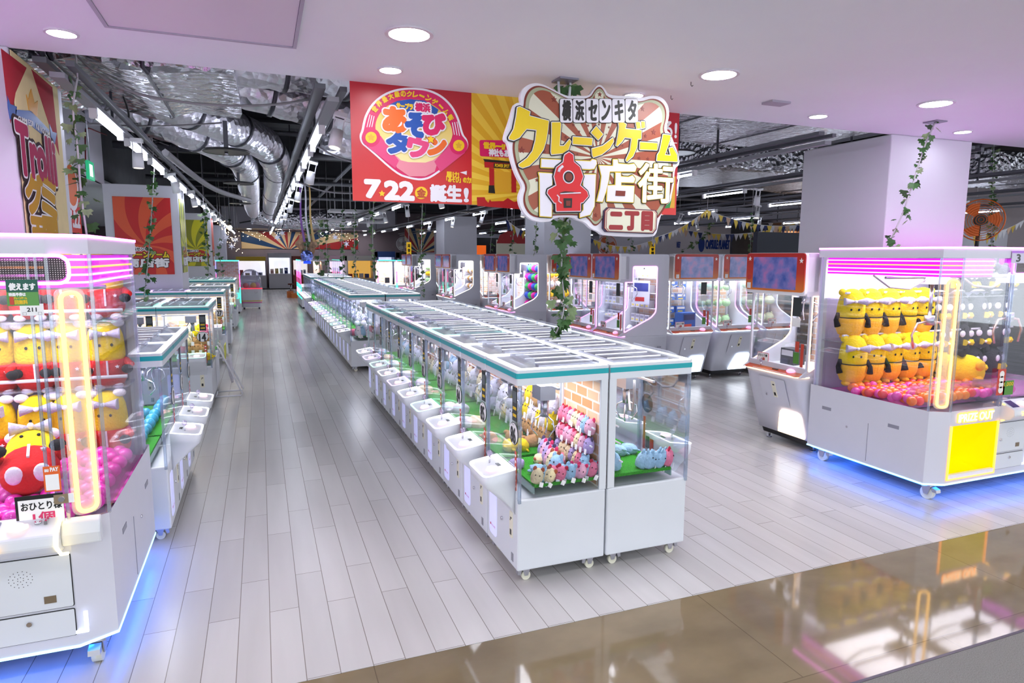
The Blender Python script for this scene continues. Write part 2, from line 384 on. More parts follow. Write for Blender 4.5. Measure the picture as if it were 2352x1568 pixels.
MB().box(-.555, -.52, -.012, .555, .52, -.002).build('panel', M('panel_white', '#d9cedd', .35), t)
MB().ring([(-.58, -.545), (.58, -.545), (.58, .545), (-.58, .545)], [(-.557, -.522), (.557, -.522), (.557, .522), (-.557, .522)], 'z', -.02, 0).build('rim', M('panel_rim', '#a9a0b4', .4), t)
p = at_z(1783, 237, 3.74); tag(MB().box(p.x - .11, p.y - .07, 3.73, p.x + .11, p.y + .07, 3.75).build('detector_plate', M('plate_grey', '#a49cae', .5)), 'small grey plate fixed to the ceiling right of the sign', 'plate')
p = at_z(1541, 222, 3.72)
for (px, py), lb in (((1541, 222), 'small hook in the ceiling just right of the hanging sign'), ((1587, 191), 'small hook in the ceiling below the big right downlight')):
    p = at_z(px, py, 3.74); tag(MB().tube([(p.x, p.y, 3.75), (p.x, p.y, 3.725), (p.x + .012, p.y, 3.715), (p.x + .022, p.y, 3.725)], .0035).build('ceiling_hook', DKMETAL), lb, 'hook')

# ---- exposed ceiling: tracks, tube lights, spotlights
TUBE = M('tube_light_glow', '#ffffff', .4, emit='#e6eeff', es=16, sample=True)
TRK = M('track_grey', '#8d8d95', .45, .3)
tube0 = spot0 = None
TRX = [-1.37, .65, 3.5, 6.3, 8.9, 11.95, 15.1, 18.7]
for k, X in enumerate(TRX):
    y0 = 6.0 if X < 19 else 10
    t = thing('lighting_track', ['lighting track along the left pillars with a row of tubes', 'lighting track over the main aisle', 'lighting track behind the hanging sign', 'lighting track just right of the hanging sign', 'lighting track second to the right of the hanging sign', 'lighting track third to the right of the hanging sign', 'lighting track fourth to the right of the hanging sign', 'lighting track furthest to the right of the room'][k], 'lighting track', (X, 0, 3.62), group='lighting tracks under the open ceiling')
    MB().box(-.05, y0, .0, .05, 44, .04).build('rail', TRK, t)
    MB().box(-.15, y0, .1, -.06, 44, .14).box(.06, y0, .09, .12, 44, .13).build('cable_tray', M('tray_grey', '#6d6d76', .5, .4), t)
    for y in range(8, 40, 6): MB().box(-.012, y, .04, .012, y + .024, 1.78).build('hanger', DKMETAL, t)
    step = 1.65 if k < 2 else 3.3
    n = 22 if k < 2 else 11
    for i in range(n):
        y = 7.1 + i * step + (0 if k < 2 else (k % 2) * 1.4)
        lb = 'white glowing tube light, %s from the front on the %s' % (ORD[i], ['left pillar track', 'aisle track', 'track behind the hanging sign', 'first track right of the sign', 'second track right of the sign', 'third track right of the sign', 'fourth track right of the sign', 'furthest right track'][k])
        if not tube0:
            tube0 = thing('tube_light', lb, 'tube light', (X, y, 3.6), group='tube lights under the tracks')
            MB().cyl((0, .06, -.035), 'y', .016, 1.2, 6).build('tube', TUBE, tube0)
            [MB().box(-.03, y_, -.065, .03, y_ + .06, .02).build('end_cap', WHITEP, tube0) for y_ in (0, 1.26)]
        else: dup(tube0, (X, y, 3.6), label=lb)
    for i in range(6 if k < 4 else 5):
        y = 6.35 + i * 3.3 + (2.4 if k in (0, 3) else .4 if k == 2 else 0) + k * .13
        lb = 'white spotlight, %s from the front on the %s' % (ORD[i], ['left pillar track', 'aisle track', 'track behind the hanging sign', 'first track right of the sign', 'second track right of the sign', 'third track right of the sign', 'fourth track right of the sign', 'furthest right track'][k])
        if not spot0:
            spot0 = thing('spotlight', lb, 'spotlight', (X + .1, y, 3.55), group='spotlights on the tracks')
            MB().cyl((0, 0, -.26), 'z', .062, .17, 14, r2=.055).build('lamp_head', WHITEP, spot0)
            MB().cyl((0, 0, -.264), 'z', .05, .004, 14).build('lens', M('spot_lens', '#e8e2d8', .3, emit='#fff2dd', es=.8), spot0)
            MB().prism([(-.05, -.1), (-.042, -.1), (-.042, .03), (.042, .03), (.042, -.1), (.05, -.1), (.05, .04), (-.05, .04)], 'y', -.012, .012).box(-.06, -.06, .03, .06, .06, .07).build('bracket', WHITEP, spot0)
        else: dup(spot0, (X + .1, y, 3.55), rot=(RAD(18 if i % 2 else -8), RAD(12 if k % 2 else -10), 0), label=lb)
# foil-wrapped ducts
def foil(name, col, big, rough=.24, bs=.8, st=1):
    m, nt, p, N = new_mat(name); L = nt.links.new; p.inputs['Metallic'].default_value = .92; p.inputs['Base Color'].default_value = lin(col); p.inputs['Roughness'].default_value = rough
    tc = N('TexCoord'); n1 = N('TexNoise'); n1.inputs['Scale'].default_value = big; n1.inputs['Detail'].default_value = 5; n1.inputs['Distortion'].default_value = 1.4
    v = N('TexVoronoi'); v.inputs['Scale'].default_value = big * 2.2; mp = N('Mapping'); mp.inputs['Scale'].default_value = (1, 1, st); L(tc.outputs['Object'], mp.inputs[0]); L(mp.outputs[0], n1.inputs[0]); L(mp.outputs[0], v.inputs[0])
    ad = N('Math'); ad.operation = 'ADD'; L(n1.outputs['Fac'], ad.inputs[0]); L(v.outputs['Distance'], ad.inputs[1])
    b = N('Bump'); b.inputs['Strength'].default_value = bs; b.inputs['Distance'].default_value = .09; L(ad.outputs[0], b.inputs['Height']); L(b.outputs[0], p.inputs['Normal']); return m
FOIL = foil('crinkled_foil', '#d9d9e2', 4.5); FOIL2 = foil('smooth_foil', '#dcdae4', 5, .32, .3)
def noisy(rng, a): return 1 + rng.uniform(-a, a)
def duct(name, label, pts, r, mat=FOIL2, n=20, bands=True):
    t = thing(name, label, 'duct', tuple(pts[0])); o = Vector(pts[0]); P = []
    for i in range(len(pts) - 1):
        for k in range(6): P.append(Vector(pts[i]).lerp(Vector(pts[i + 1]), k / 6) - o)
    P.append(Vector(pts[-1]) - o)
    for _ in range(3): P = [P[0]] + [(P[i - 1] + P[i] * 2 + P[i + 1]) / 4 for i in range(1, len(P) - 1)] + [P[-1]]
    rg = random.Random(len(label)); MB().tube(P, [r * noisy(rg, .05) for _ in P], n).build('duct_skin', mat, t)
    if bands:
        for i in range(4, len(P) - 2, 5):
            d = (P[i + 1] - P[i]).normalized() * .025; MB().tube([P[i] - d, P[i] + d], r * 1.05, n).build('band', DKMETAL, t)
def boxduct(label, x0, y0, z0, x1, y1, z1, mat=FOIL):
    t = thing('foil_duct', label, 'duct', (x0, y0, z0)); rings = []; rg = random.Random(len(label)); n = 9
    sec = rrect(0, 0, y1 - y0, z1 - z0, .22, 5)
    for k in range(n + 1):
        x = (x1 - x0) * k / n; rings.append([(x + rg.uniform(-.03, .03), a + rg.uniform(-.035, .035), b + rg.uniform(-.04, .04) + (-.05 if k % 4 == 2 else 0)) for a, b in sec])
    MB().loft(rings).build('duct_skin', mat, t)
    for k in (3, 6): MB().tube(rings[k], .018, 5, closed=True).build('strap', DKMETAL, t)
boxduct('wide rectangular duct wrapped in crinkled foil above the left machines', -2.3, 6.6, 3.95, -.15, 8.9, 4.75)
boxduct('crinkled foil blanket duct overhead just right of the hanging sign', 3.9, 6.3, 4.15, 8.6, 9.2, 4.7)
boxduct('crinkled foil duct far right of the hanging sign behind the tracks', 8.5, 11, 4.1, 16, 14.5, 4.7)
boxduct('crinkled foil duct over the display machines past the banner', 3.0, 15, 4.2, 9, 18, 4.8)
boxduct('crinkled foil duct seen right of the lilac pillar', 14.5, 9.4, 4.1, 23, 11.8, 4.6)
duct('foil_duct', 'fat round foil duct running sideways behind the top of the aisle track', [(-.25, 7.6, 4.4), (.6, 7.7, 4.42), (1.4, 7.9, 4.4), (3.2, 8.2, 4.4)], .36)
duct('foil_duct', 'second round foil duct below the fat one left of the red banner', [(-.3, 8.7, 4.35), (.5, 8.8, 4.2), (1.3, 9, 4.05), (2.6, 9.3, 4.05)], .26)
duct('foil_duct', 'long foil duct dropping from the wide duct toward the aisle', [(-1.9, 9.4, 4.45), (-1.2, 10, 4.35), (-.5, 11, 4.3), (.2, 12.3, 4.2), (.42, 13.8, 4.0), (.42, 20, 3.98), (.42, 28, 3.98)], .27)
duct('foil_duct', 'foil duct running beside the long one down the aisle', [(-2.0, 10.4, 4.3), (-1.2, 10.9, 4.2), (-.5, 11.8, 4.05), (-.18, 13.2, 3.98), (-.18, 20, 3.98), (-.18, 28, 3.98)], .25)
duct('foil_duct', 'foil duct bending down at the edge of the red banner', [(2.2, 9.4, 4.5), (1.55, 9.7, 4.45), (1.25, 10, 4.2), (1.2, 10.1, 3.75)], .34)
duct('foil_duct', 'foil duct crossing high above the far end of the aisle', [(-.2, 29, 3.95), (1.5, 29.3, 3.75), (4, 29, 3.9)], .4, FOIL)
# beams, pipes and cables under the slab
BEAM = M('dark_beam', '#2c2c33', .6, vary=.3, scale=2)
for k, y in enumerate((9.5, 14, 18.5, 23, 27.5, 32, 38)):
    struct(MB().box(-2.9, y, 4.9, 24, y + .3, 5.4).box(-2.9, y - .08, 4.86, 24, y + .38, 4.9).build('beam', BEAM))
for k, (y, z, r) in enumerate([(11.2, 4.75, .06), (13.2, 4.55, .045), (16.2, 4.6, .08), (20.4, 4.4, .06), (25.2, 4.35, .06)]):
    tag(MB().cyl((-2.8, y, z), 'x', r, 26, 10).build('pipe', M('pipe_grey', '#77777f', .45, .4)), 'grey pipe crossing under the dark slab, %s from the front' % ORD[k], 'pipe', 'pipes under the slab')
for k, x in enumerate((2.2, 5.1, 10.3, 13.4, 17)):
    tag(MB().cyl((x, 6.1, 4.5), 'y', .05, 36, 10).build('pipe', M('pipe_grey')), 'grey pipe running to the back of the room, %s from the left' % ORD[k], 'pipe', 'pipes under the slab')
CABLE = M('cable_grey', '#8d8a90', .6); CABLEB = M('cable_black', '#1b1b1f', .6)
def cable(pts, r, mat, lb):
    P = [Vector(p) for p in pts]
    for _ in range(2):
        Q = [P[0]]
        for i in range(len(P) - 1): Q += [P[i].lerp(P[i + 1], .25), P[i].lerp(P[i + 1], .75)]
        P = Q + [P[-1]]
    tag(MB().tube(P, r, 5).build('cable', mat), lb, 'cable')
cable([at_y(160, 110, 6.5), at_y(215, 165, 6.6), at_y(300, 215, 6.6), at_y(440, 238, 6.6), at_y(560, 244, 6.7), at_y(660, 238, 6.8), at_y(735, 222, 6.9)], .012, CABLE, 'long grey cable drooping in front of the foil ducts')
cable([at_y(200, 285, 9), at_y(330, 290, 9), at_y(420, 288, 9), at_y(510, 282, 9)], .01, CABLE, 'thin cable stretched below the wide foil duct')
cable([at_y(718, 330, 9), at_y(770, 360, 9.2), at_y(820, 375, 9.3)], .014, CABLE, 'pale cable sagging from the aisle track to the banner')
cable([at_y(690, 420, 12), at_y(740, 440, 12), at_y(800, 445, 12), at_y(830, 442, 12)], .014, CABLE, 'pale cable sagging under the red banner')
cable([at_y(550, 512, 30), at_y(590, 505, 30), at_y(640, 506, 30), at_y(700, 512, 30)], .03, CABLEB, 'black cable looping over the far end of the aisle')
cable([at_x(197, 388, -2.94), at_x(195, 300, -2.94), at_x(200, 292, -2.94), at_x(225, 303, -2.94), at_x(245, 310, -2.94)], .012, M('cable_red', '#8a2f3a', .6), 'thin red cable on the white bulkhead above the exit sign')
rg = random.Random(5)
for i in range(9):
    y = 7 + i * .9; pts = [(-1.5 + rg.uniform(-.15, .25), y + k * .7, 3.85 + rg.uniform(-.05, .3)) for k in range(4)]
    cable(pts, .012, CABLEB if i % 2 else CABLE, 'loose cable lying along the left track tray, %s from the front' % ORD[i])
cable([at_y(575, 460, 16), at_y(500, 440, 14), at_y(440, 400, 12), at_y(380, 350, 10)], .05, CABLE, 'thick bundle of grey wiring running beside the left track')
for k, (px, py, y) in enumerate([(520, 350, 8.6), (548, 422, 13), (552, 468, 18), (1075, 488, 14), (1555, 352, 8.2)]):
    p = at_y(px, py, y); t = thing('ceiling_disc', 'black round plate hanging on a rod, ' + ['nearest, below the foil ducts', 'second one down the aisle', 'third one down the aisle', 'just below the red banner', 'peeking out right of the hanging sign'][k], 'hanging plate', tuple(p), group='black plates on rods')
    MB().cyl((0, 0, 0), 'z', .25, .02, 28).tube([(.25 * cos(2 * pi * i / 28), .25 * sin(2 * pi * i / 28), .01) for i in range(28)], .015, 5, closed=True).build('plate', BLACK, t)
    MB().box(-.025, -.025, .02, .025, .025, .36 if k == 0 else .25 if k == 1 else .3 if k == 2 else .4 if k == 4 else 5.38 - p.z).build('rod', DKMETAL, t); MB().cyl((0, 0, -.03), 'z', .02, .03, 8).build('hub', METAL, t)
for k, (px, py, y) in enumerate([(805, 488, 24), (835, 500, 27), (770, 508, 27), (760, 520, 30), (850, 512, 30)]):
    p = at_y(px, py, y); tag(MB().box(p.x - .75, y - .5, p.z, p.x + .75, y + .5, p.z + .08).box(p.x - .55, y - .36, p.z - .012, p.x + .55, y + .36, p.z).box(p.x - .02, y - .02, p.z + .08, p.x + .02, y + .02, 5.39).build('air_conditioner', M('ac_white', '#d5d4dc', .5)), 'white ceiling air conditioner above the far rows, %s of five' % ORD[k], 'air conditioner', 'ceiling air conditioners')
# mural and far wall dressing
def board(name, label, cat, x0, z0, x1, z1, y, mat, th=.03):
    o = MB().box(x0, -th, z0, x1, 0, z1).build(name, mat); cx, cz = (x0 + x1) / 2, (z0 + z1) / 2
    for v in o.data.vertices: v.co.x -= cx; v.co.z -= cz
    o.location = (cx, y, cz); return tag(o, label, cat)
board('mural', 'wide mural of red, navy and cream rays on the back wall', 'mural', -1.15, 2.72, 6.7, 3.9, 48.58, rays_mat('mural_rays', '#a01c1e', '#d9b98a', 8, 0, -.9, -.72, '#123a63'))
board('mural', 'narrow ray mural right of the wide one on the back wall', 'mural', 8.35, 2.5, 10.2, 3.95, 39.98, rays_mat('mural_rays_two', '#a01c1e', '#d9b98a', 9, 0, 0, -.8, '#123a63'))
#@@MACHINES

# ================================================================= SMALL CRANE MACHINES
def console_rings(x0, x1, yf, zt, zb, r=.06):
    pl = rpoly([(x0, 0), (x0, yf), (x1, yf), (x1, 0)], [0, r, r, 0], 5)
    tilt = lambda x, y, d: (x, y, zt - d + y * .16)
    top = [tilt(x, y, 0) for x, y in pl]; mid = [(x, y * .96, zt - .085 + y * .1) for x, y in pl]
    low = [(x + (.5 * (x0 + x1) - x) * .04, min(0, y * .18), zb + (0 if y > yf * .5 else .06)) for x, y in pl]
    return pl, tilt, [low, mid, top]
NUMT = {}
def numeral(s):
    if s not in NUMT:
        mb = MB(); w = .045 * len(s); put_text(mb, s, -w / 2, -.06, w / 2, .05, 0, wt=.004); put_text(mb, 'No', -.02, .066, .02, .078, 0)
        NUMT[s] = mb.mesh('numeral', BLACK)
    return NUMT[s]
STK = M('sticker_orange_red', '#c7422f', .5); STKW = M('sticker_white', '#f0ece6', .5); STKB = M('sticker_charcoal', '#2d3436', .5); STKG = M('sticker_green', '#4c8a2e', .5)
STKY = M('sticker_yellow', '#e8c21c', .5)
def mini(w=.66, d=.69, full=True, back=None, number=None, glow=LEDW, disc=True):
    t = thing('crane_machine', 'machine', 'crane machine'); h = w / 2 - .004
    # cabinet with the side frames at the back
    mb = MB().prism([(0, .1), (d, .1), (d, .62), (.1, .62), (0, .62)], 'x', -h, h)
    mb.build('cabinet', WHITE, t, bev=.012)
    for sx in (-1, 1):
        MB().prism(rpoly([(d - .055, .62), (d, .62), (d, 1.43), (d - .055, 1.43)], .001, 1), 'x', *sorted((sx * h, sx * (h - .02)))).build('side_post', WHITE, t)
    # header ring with teal band
    o = rpoly([(-h - .003, -.012), (h + .003, -.012), (h + .003, d), (-h - .003, d)], [.02, .02, .002, .002], 3)
    def ins(q): return [((a > 0) * 2 - 1 and (abs(a) - q) * (1 if a > 0 else -1), (b + q if b < d / 2 else b - q)) for a, b in o]
    MB().ring(o, ins(.045), 'z', 1.43, 1.535).build('header_frame', WHITE, t)
    MB().ring([(a * 1.006, b - .004 if b < .1 else b) for a, b in o], ins(.002), 'z', 1.478, 1.514).build('teal_band', TEAL, t)
    MB().ring(ins(.006), ins(.05), 'z', 1.536, 1.541).build('top_light', glow, t)
    # lid: acrylic tray, ceiling reflection painted as a grey film, lit ribs, clear flap
    x0 = -h + .05
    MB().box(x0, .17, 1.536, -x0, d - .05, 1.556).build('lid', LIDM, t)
    for k in range(3 if full else 2):
        q = x0 + (-2 * x0) * (k + .5) / (3 if full else 2); MB().box(q - .005, .18, 1.556, q + .005, d - .055, 1.562).build('lid_rib', LEDS, t)
    MB().prism([(.05, 1.536), (.16, 1.536), (.15, 1.60), (.075, 1.57)], 'x', x0 + .03, -x0 - .03).build('lid_flap', LIDC, t)
    # glazing
    MB().box(-h + .01, .004, .6, h - .01, .009, 1.43).build('front_glass', ACR, t)
    MB().box(h - .006, .02, .63, h - .001, d - .055, 1.43).build('side_glass', ACR, t)
    for sx in (-1, 1): MB().box(sx * h - .011, .002, .6, sx * h + .011, .022, 1.43).build('corner_strip', ACRE, t)
    # inside
    MB().box(-h + .012, d - .04, .62, h - .012, d - .028, 1.43).build('back_board', back or M('white_back_board', '#e9e8f2', .5), t)
    pf = MB().box(-h + .02, .13, .69, h - .02, d - .045, .712)
    pf.build('playfield', TURF, t)
    if full:
        mb = MB(); rg = random.Random(3)
        MB().box(-h + .02, .125, .645, h - .02, .135, .70).build('field_edge', glass('pale_green_acrylic', '#cfeee6', .1, .3, '#cfe8e4'), t)
        for z, y in ((.80, d - .13), (.94, d - .11), (1.07, d - .09)):
            MB().tube([(-h + .02, y, z), (h - .02, y, z)], .0075, 6).build('shelf_rail', WHITEP, t)
        MB().box(-.05, .3, .62, .05, .304, .69).build('divider', ACRE, t)
    # claw
    MB().box(-h + .02, .3, 1.375, h - .02, .32, 1.39).build('rail', METAL, t)
    cw = MB().box(.0, .24, 1.27, .15, .36, 1.375).build('crane_carriage', METAL, t)
    hs = MB().tube([(.06, .3, 1.3), (.0, .33, 1.2), (-.1, .38, 1.13), (-.2, .42, 1.15), (-.27, .45, 1.26), (-.28, .46, 1.4)], .009, 6)
    hs.build('hose', HOSE, t)
    cl = MB().cyl((.09, .3, 1.14), 'z', .03, .13, 10).build('claw', METAL, t)
    for k in range(3):
        a = 2 * pi * k / 3 + .4; c, s_ = cos(a), sin(a)
        MB().tube([(.09 + .02 * c, .3 + .02 * s_, 1.15), (.09 + .085 * c, .3 + .085 * s_, 1.12), (.09 + .10 * c, .3 + .10 * s_, 1.06), (.09 + .05 * c, .3 + .05 * s_, 1.0)], .006, 5).build('claw_finger', CHROME, cl)
    # console
    pl, tilt, rings = console_rings(-.1, .285, -.23, .83, .5)
    MB().loft(rings).build('console', WHITE, t)
    rg_ = [tilt(x, y, -.001) for x, y in pl]
    MB().ring([(x, y) for x, y in pl], [(x * .96 + .004, y * .95 + (.0 if y < -.01 else -.0)) for x, y in pl], 'z', 0, .006).xf(Matrix(((1, 0, 0, 0), (0, 1, 0, 0), (0, .16, 1, .8305), (0, 0, 0, 1)))).build('console_light', glow, t)
    js = MB().cyl((.02, -.1, .81), 'z', .006, .06, 8).build('joystick', CHROME, t); MB().ball((.02, -.1, .885), .022, 10, 7).build('knob', CRYS, js)
    MB().cyl((.16, -.13, .805), 'z', .045, .02, 16, r2=.036).build('button', M('pink_lit_button', '#ffd7dc', .3, emit='#ffb7c4', es=.9), t)
    MB().box(.07, -.075, .816, .13, -.045, .822).build('display', M('tiny_screen', '#28342c', .2), t)
    # cabinet front details
    MB().prism(rrect(-.26, .17, -.1, .53, .035), 'y', -.004, .004).build('chute_window', LAVG, t)
    if full:
        lg = MB(); put_text(lg, 'MACHINE', -.205, .235, -.12, .25, -.005); lg.box(-.235, -.0055, .235, -.215, -.005, .253)
        lg.build('chute_print', STK, t)
        cp = MB().prism(rrect(.18, .31, .235, .50, .008, 2), 'y', -.006, .004).build('coin_panel', CREAM, t)
        MB().box(.195, -.0075, .33, .22, -.0055, .37).box(.2, -.0075, .45, .222, -.0055, .462).box(.195, -.0075, .435, .205, -.0055, .446).build('coin_slot', BLACK, cp)
        MB().cyl((.02, -.012, .38), 'y', .013, .014, 12).build('lock', CHROME, t)
        MB().box(.21, -.003, .14, .25, .0, .20).build('rating_plate', M('plate_label_grey', '#8f9098', .5), t)
        st = MB().box(.26, .0015, .68, .292, .0035, .96, 0)
        for k in range(6): st.prism(circ(.276, .71 + k * .044, .011, 8), 'y', .0005, .0015, 1)
        st.build('sticker_strip', [STK, STKW], t)
        MB().box(.195, .0015, .7, .245, .0035, .80, 0).box(.2, .0008, .72, .24, .0015, .79, 1).build('sticker', [STKB, M('sticker_tan', '#c69a5a', .5)], t)
        MB().box(.135, .0015, .66, .185, .0035, .79, 0).box(.142, .0008, .675, .178, .0015, .745, 1).build('payment_sticker', [STK, STKW], t)
        ps = MB().box(.21, .0015, 1.17, .30, .0035, 1.41, 0).box(.225, .0005, 1.2, .285, .0015, 1.22, 1).box(.225, .0005, 1.25, .285, .0015, 1.27, 1).box(.22, .0005, 1.3, .29, .0015, 1.38, 2); ps.build('price_sticker', [STKB, STKY, M('sticker_slate', '#5b6468', .5)], t)
    if disc:
        dsc = MB().prism(circ(.245, 1.08, .075, 24), 'y', -.004, .002).prism(circ(.245, 1.08, .08, 24), 'y', -.0015, .0025, 1).build('number_disc', [PAPER, BLACK], t)
        nu = bpy.data.objects.new('numeral', numeral(number or '86')); COL.objects.link(nu); nu.parent = dsc; nu.location = (.245, -.006, 1.075)
    # casters
    for sx in (-1, 1):
        for y in ((.09, d - .09) if full else (.09,)):
            x = sx * (h - .07)
            c = MB().box(x - .03, y - .03, .088, x + .03, y + .03, .1).prism([(y - .03, .09), (y + .03, .09), (y + .012, .035), (y - .012, .035)], 'x', x - .022, x - .017).prism([(y - .03, .09), (y + .03, .09), (y + .012, .035), (y - .012, .035)], 'x', x + .017, x + .022).prism([(y - .03, .09), (y - .062, .085), (y - .066, .05), (y - .045, .045)], 'x', x - .02, x + .02).build('caster', METAL, t)
            MB().cyl((x - .015, y, .034), 'x', .034, .03, 16).cyl((x - .0165, y, .034), 'x', .012, .033, 10).build('wheel', WHEELM, c)
    return t
def setnum(root, s):
    for c in root.children:
        if c.name.startswith('number_disc'):
            for g in c.children: g.data = numeral(s)
def end_pane(root, side, w, d=.69):
    h = w / 2 - .004
    MB().box(side * h - .005 * (side > 0), .02, .63, side * h + .005 * (side < 0), d - .055, 1.43).build('side_glass', ACR, root)
def row(proto, n, x, y, step, axis, rot, group, lab, nums=None, first=False, glows=None):
    out = []
    for i in range(n):
        loc = (x, y + step * i, 0) if axis == 'y' else (x + step * i, y, 0); lb = lab(i)
        if first and i == 0: r = proto; r.location = loc; r.rotation_euler = (0, 0, rot); r['label'] = lb; r['group'] = group
        else: r = dup(proto, loc, rot, lb, group)
        if nums: setnum(r, str(nums[i]))
        out.append(r)
    return out
L90, R90 = -pi / 2, pi / 2
GLOWS = [LEDW, M('mint_led', '#e8fff8', .4, emit='#a8ffe4', es=.8), M('violet_led', '#f4e8ff', .4, emit='#d4b0ff', es=.8)]
def reglow(r, k):
    g = GLOWS[k % 3]
    if g is LEDW: return
    for c in r.children:
        if c.name.startswith(('console_light', 'top_light')):
            c.data = GM.setdefault((c.data.name, k % 3), c.data.copy()); c.data.materials[0] = g
GM = {}
pa = mini(back=BRICKW, number='86')
PY = 3.98 + .335
rowA = row(pa, 10, 1.59, PY, .67, 'y', L90, 'crane machines of the near centre row', lambda i: 'mini crane machine %d, %s from the front, aisle side of the near row' % (86 - i, ORD[i]), [86 - i for i in range(10)], True)
rowA2 = row(pa, 10, 2.985, PY, .67, 'y', R90, 'crane machines of the near centre row', lambda i: 'mini crane machine, %s from the front, far side of the near row' % ORD[i], [87 + i for i in range(10)])
for i, r in enumerate(rowA): reglow(r, (0, 0, 0, 1, 0, 2, 0, 1, 2, 0)[i])
end_pane(rowA2[0], -1, .66)
area('machine_light', (1.9, PY + 3.0, 1.41), .35, 6.6, 42, (1, .99, 1)); area('machine_light', (2.67, PY + 3.0, 1.41), .35, 6.6, 42, (1, .99, 1))
pb = mini(w=.68, full=False, disc=False)
rowB = row(pb, 13, 1.6, 13.3, .69, 'y', L90, 'crane machines of the second centre row', lambda i: 'mini crane machine, %s from the front, aisle side of second centre row' % ORD[i], first=True)
rowB2 = row(pb, 13, 3.0, 13.3, .69, 'y', R90, 'crane machines of the second centre row', lambda i: 'mini crane machine, %s from the front, far side of second centre row' % ORD[i])
for i, r in enumerate(rowB): reglow(r, (0, 0, 1, 0, 0, 1, 2, 0, 1, 1, 0, 2, 0)[i])
end_pane(rowB2[0], -1, .68)
area('machine_light', (1.95, 17.5, 1.41), .4, 8.8, 60); area('machine_light', (2.65, 17.5, 1.41), .4, 8.8, 60)
rowC = row(pb, 6, 1.62, 24.05, .69, 'y', L90, 'crane machines of the third centre row', lambda i: 'mini crane machine, %s from the front, aisle side of third centre row' % ORD[i])
rowC2 = row(pb, 6, 3.02, 24.05, .69, 'y', R90, 'crane machines of the third centre row', lambda i: 'mini crane machine, %s from the front, far side of third centre row' % ORD[i])
end_pane(rowC2[0], -1, .68); area('machine_light', (2.3, 25.8, 1.41), 1.0, 4, 50)
# left-hand rows
BRK2 = brick_mat('pale_brick_board', '#f0b48a', '#fbe6cf', '#ffffff', .16, .07, .006, (0, 2), .6, .05)
pl_ = mini(w=.70, d=.86, back=BRK2, number='14')
r14 = row(pl_, 4, -1.10, 10.65, -.70, 'x', 0, 'crane machines of the numbered left rows', lambda i: 'white mini crane machine %d facing the camera at the left of the aisle' % (14 - i), [14 - i for i in range(4)], True)
r14b = row(pl_, 4, -1.10, 12.45, -.70, 'x', pi, 'crane machines of the numbered left rows', lambda i: 'mini crane machine standing back to back with number %d left of the aisle' % (14 - i), [15 + i for i in range(4)])
r27 = row(pl_, 3, -1.10, 14.95, -.70, 'x', 0, 'crane machines of the numbered left rows', lambda i: 'white mini crane machine %d in the second numbered left row' % (27 - i), [27 - i for i in range(3)])
r27b = row(pl_, 3, -1.10, 18.35, -.70, 'x', pi, 'crane machines of the numbered left rows', lambda i: 'mini crane machine, %s from the aisle, behind the first left poster pillar' % ORD[i], [28 + i for i in range(3)])
r4 = row(pl_, 3, -1.10, 21.65, -.70, 'x', 0, 'crane machines of the numbered left rows', lambda i: 'white mini crane machine, %s from the aisle in the third left row' % ORD[i], [40 - i for i in range(3)])
r4b = row(pl_, 3, -1.10, 23.45, -.70, 'x', pi, 'crane machines of the numbered left rows', lambda i: 'mini crane machine, %s from the aisle, at the back of the third left row' % ORD[i], [41 + i for i in range(3)])
for i, r in enumerate(r14 + r27 + r4): reglow(r, (1, 1, 1, 1, 0, 2, 2, 1, 1, 1)[i])
for y, L in ((11.1, 2.8), (12.0, 2.8), (15.4, 2.1), (17.9, 2.1), (22.1, 2.1), (23.0, 2.1)): area('machine_light', (-.75 - L / 2, y, 1.41), L, .5, 20, (1, .99, .97))
pla = mini(w=.67, d=.69, number='8')
rLA = row(pla, 3, -.76, 5.98, .67, 'y', R90, 'crane machines beside the left giant machine', lambda i: 'mini crane machine with teal prizes, %s from the front beside the left giant machine' % ORD[i], [8, 9, 10], True)
end_pane(rLA[0], -1, .67)
area('machine_light', (-1.1, 6.65, 1.41), .4, 2.0, 15)
#@@BIG

# ================================================================= GIANT CRANE MACHINES
def plate_hole(mb, outer, inners, axis, a, b, m=0):
    from mathutils.geometry import tessellate_polygon
    def mk(p, t): return {'x': (t, p[0], p[1]), 'y': (p[0], t, p[1]), 'z': (p[0], p[1], t)}[axis]
    loops = [outer] + inners; tri = tessellate_polygon([[Vector((p[0], p[1], 0)) for p in l] for l in loops])
    flat = [p for l in loops for p in l]; n = len(flat); fs = [tuple(t) for t in tri] + [tuple(i + n for i in t[::-1]) for t in tri]; o = 0
    for l in loops:
        k = len(l); fs += [(o + i, o + (i + 1) % k, n + o + (i + 1) % k, n + o + i) for i in range(k)]; o += k
    return mb.add([mk(p, a) for p in flat] + [mk(p, b) for p in flat], fs, m)
PINKE = M('pink_led_strip', '#ff9bff', .4, emit='#ff62f0', es=5.5, sample=True)
BLUEE = M('blue_led_strip', '#7fc0ff', .4, emit='#1f6bff', es=9, sample=True)
YELP = M('yellow_lit_chute', '#f5ea00', .4, emit='#f0e200', es=.15)
MESHG = brick_mat('led_matrix', '#d8d0cc', '#e4dcda', '#2c1f26', .011, .011, .0035, (0, 2), .5, .1, offset=0)
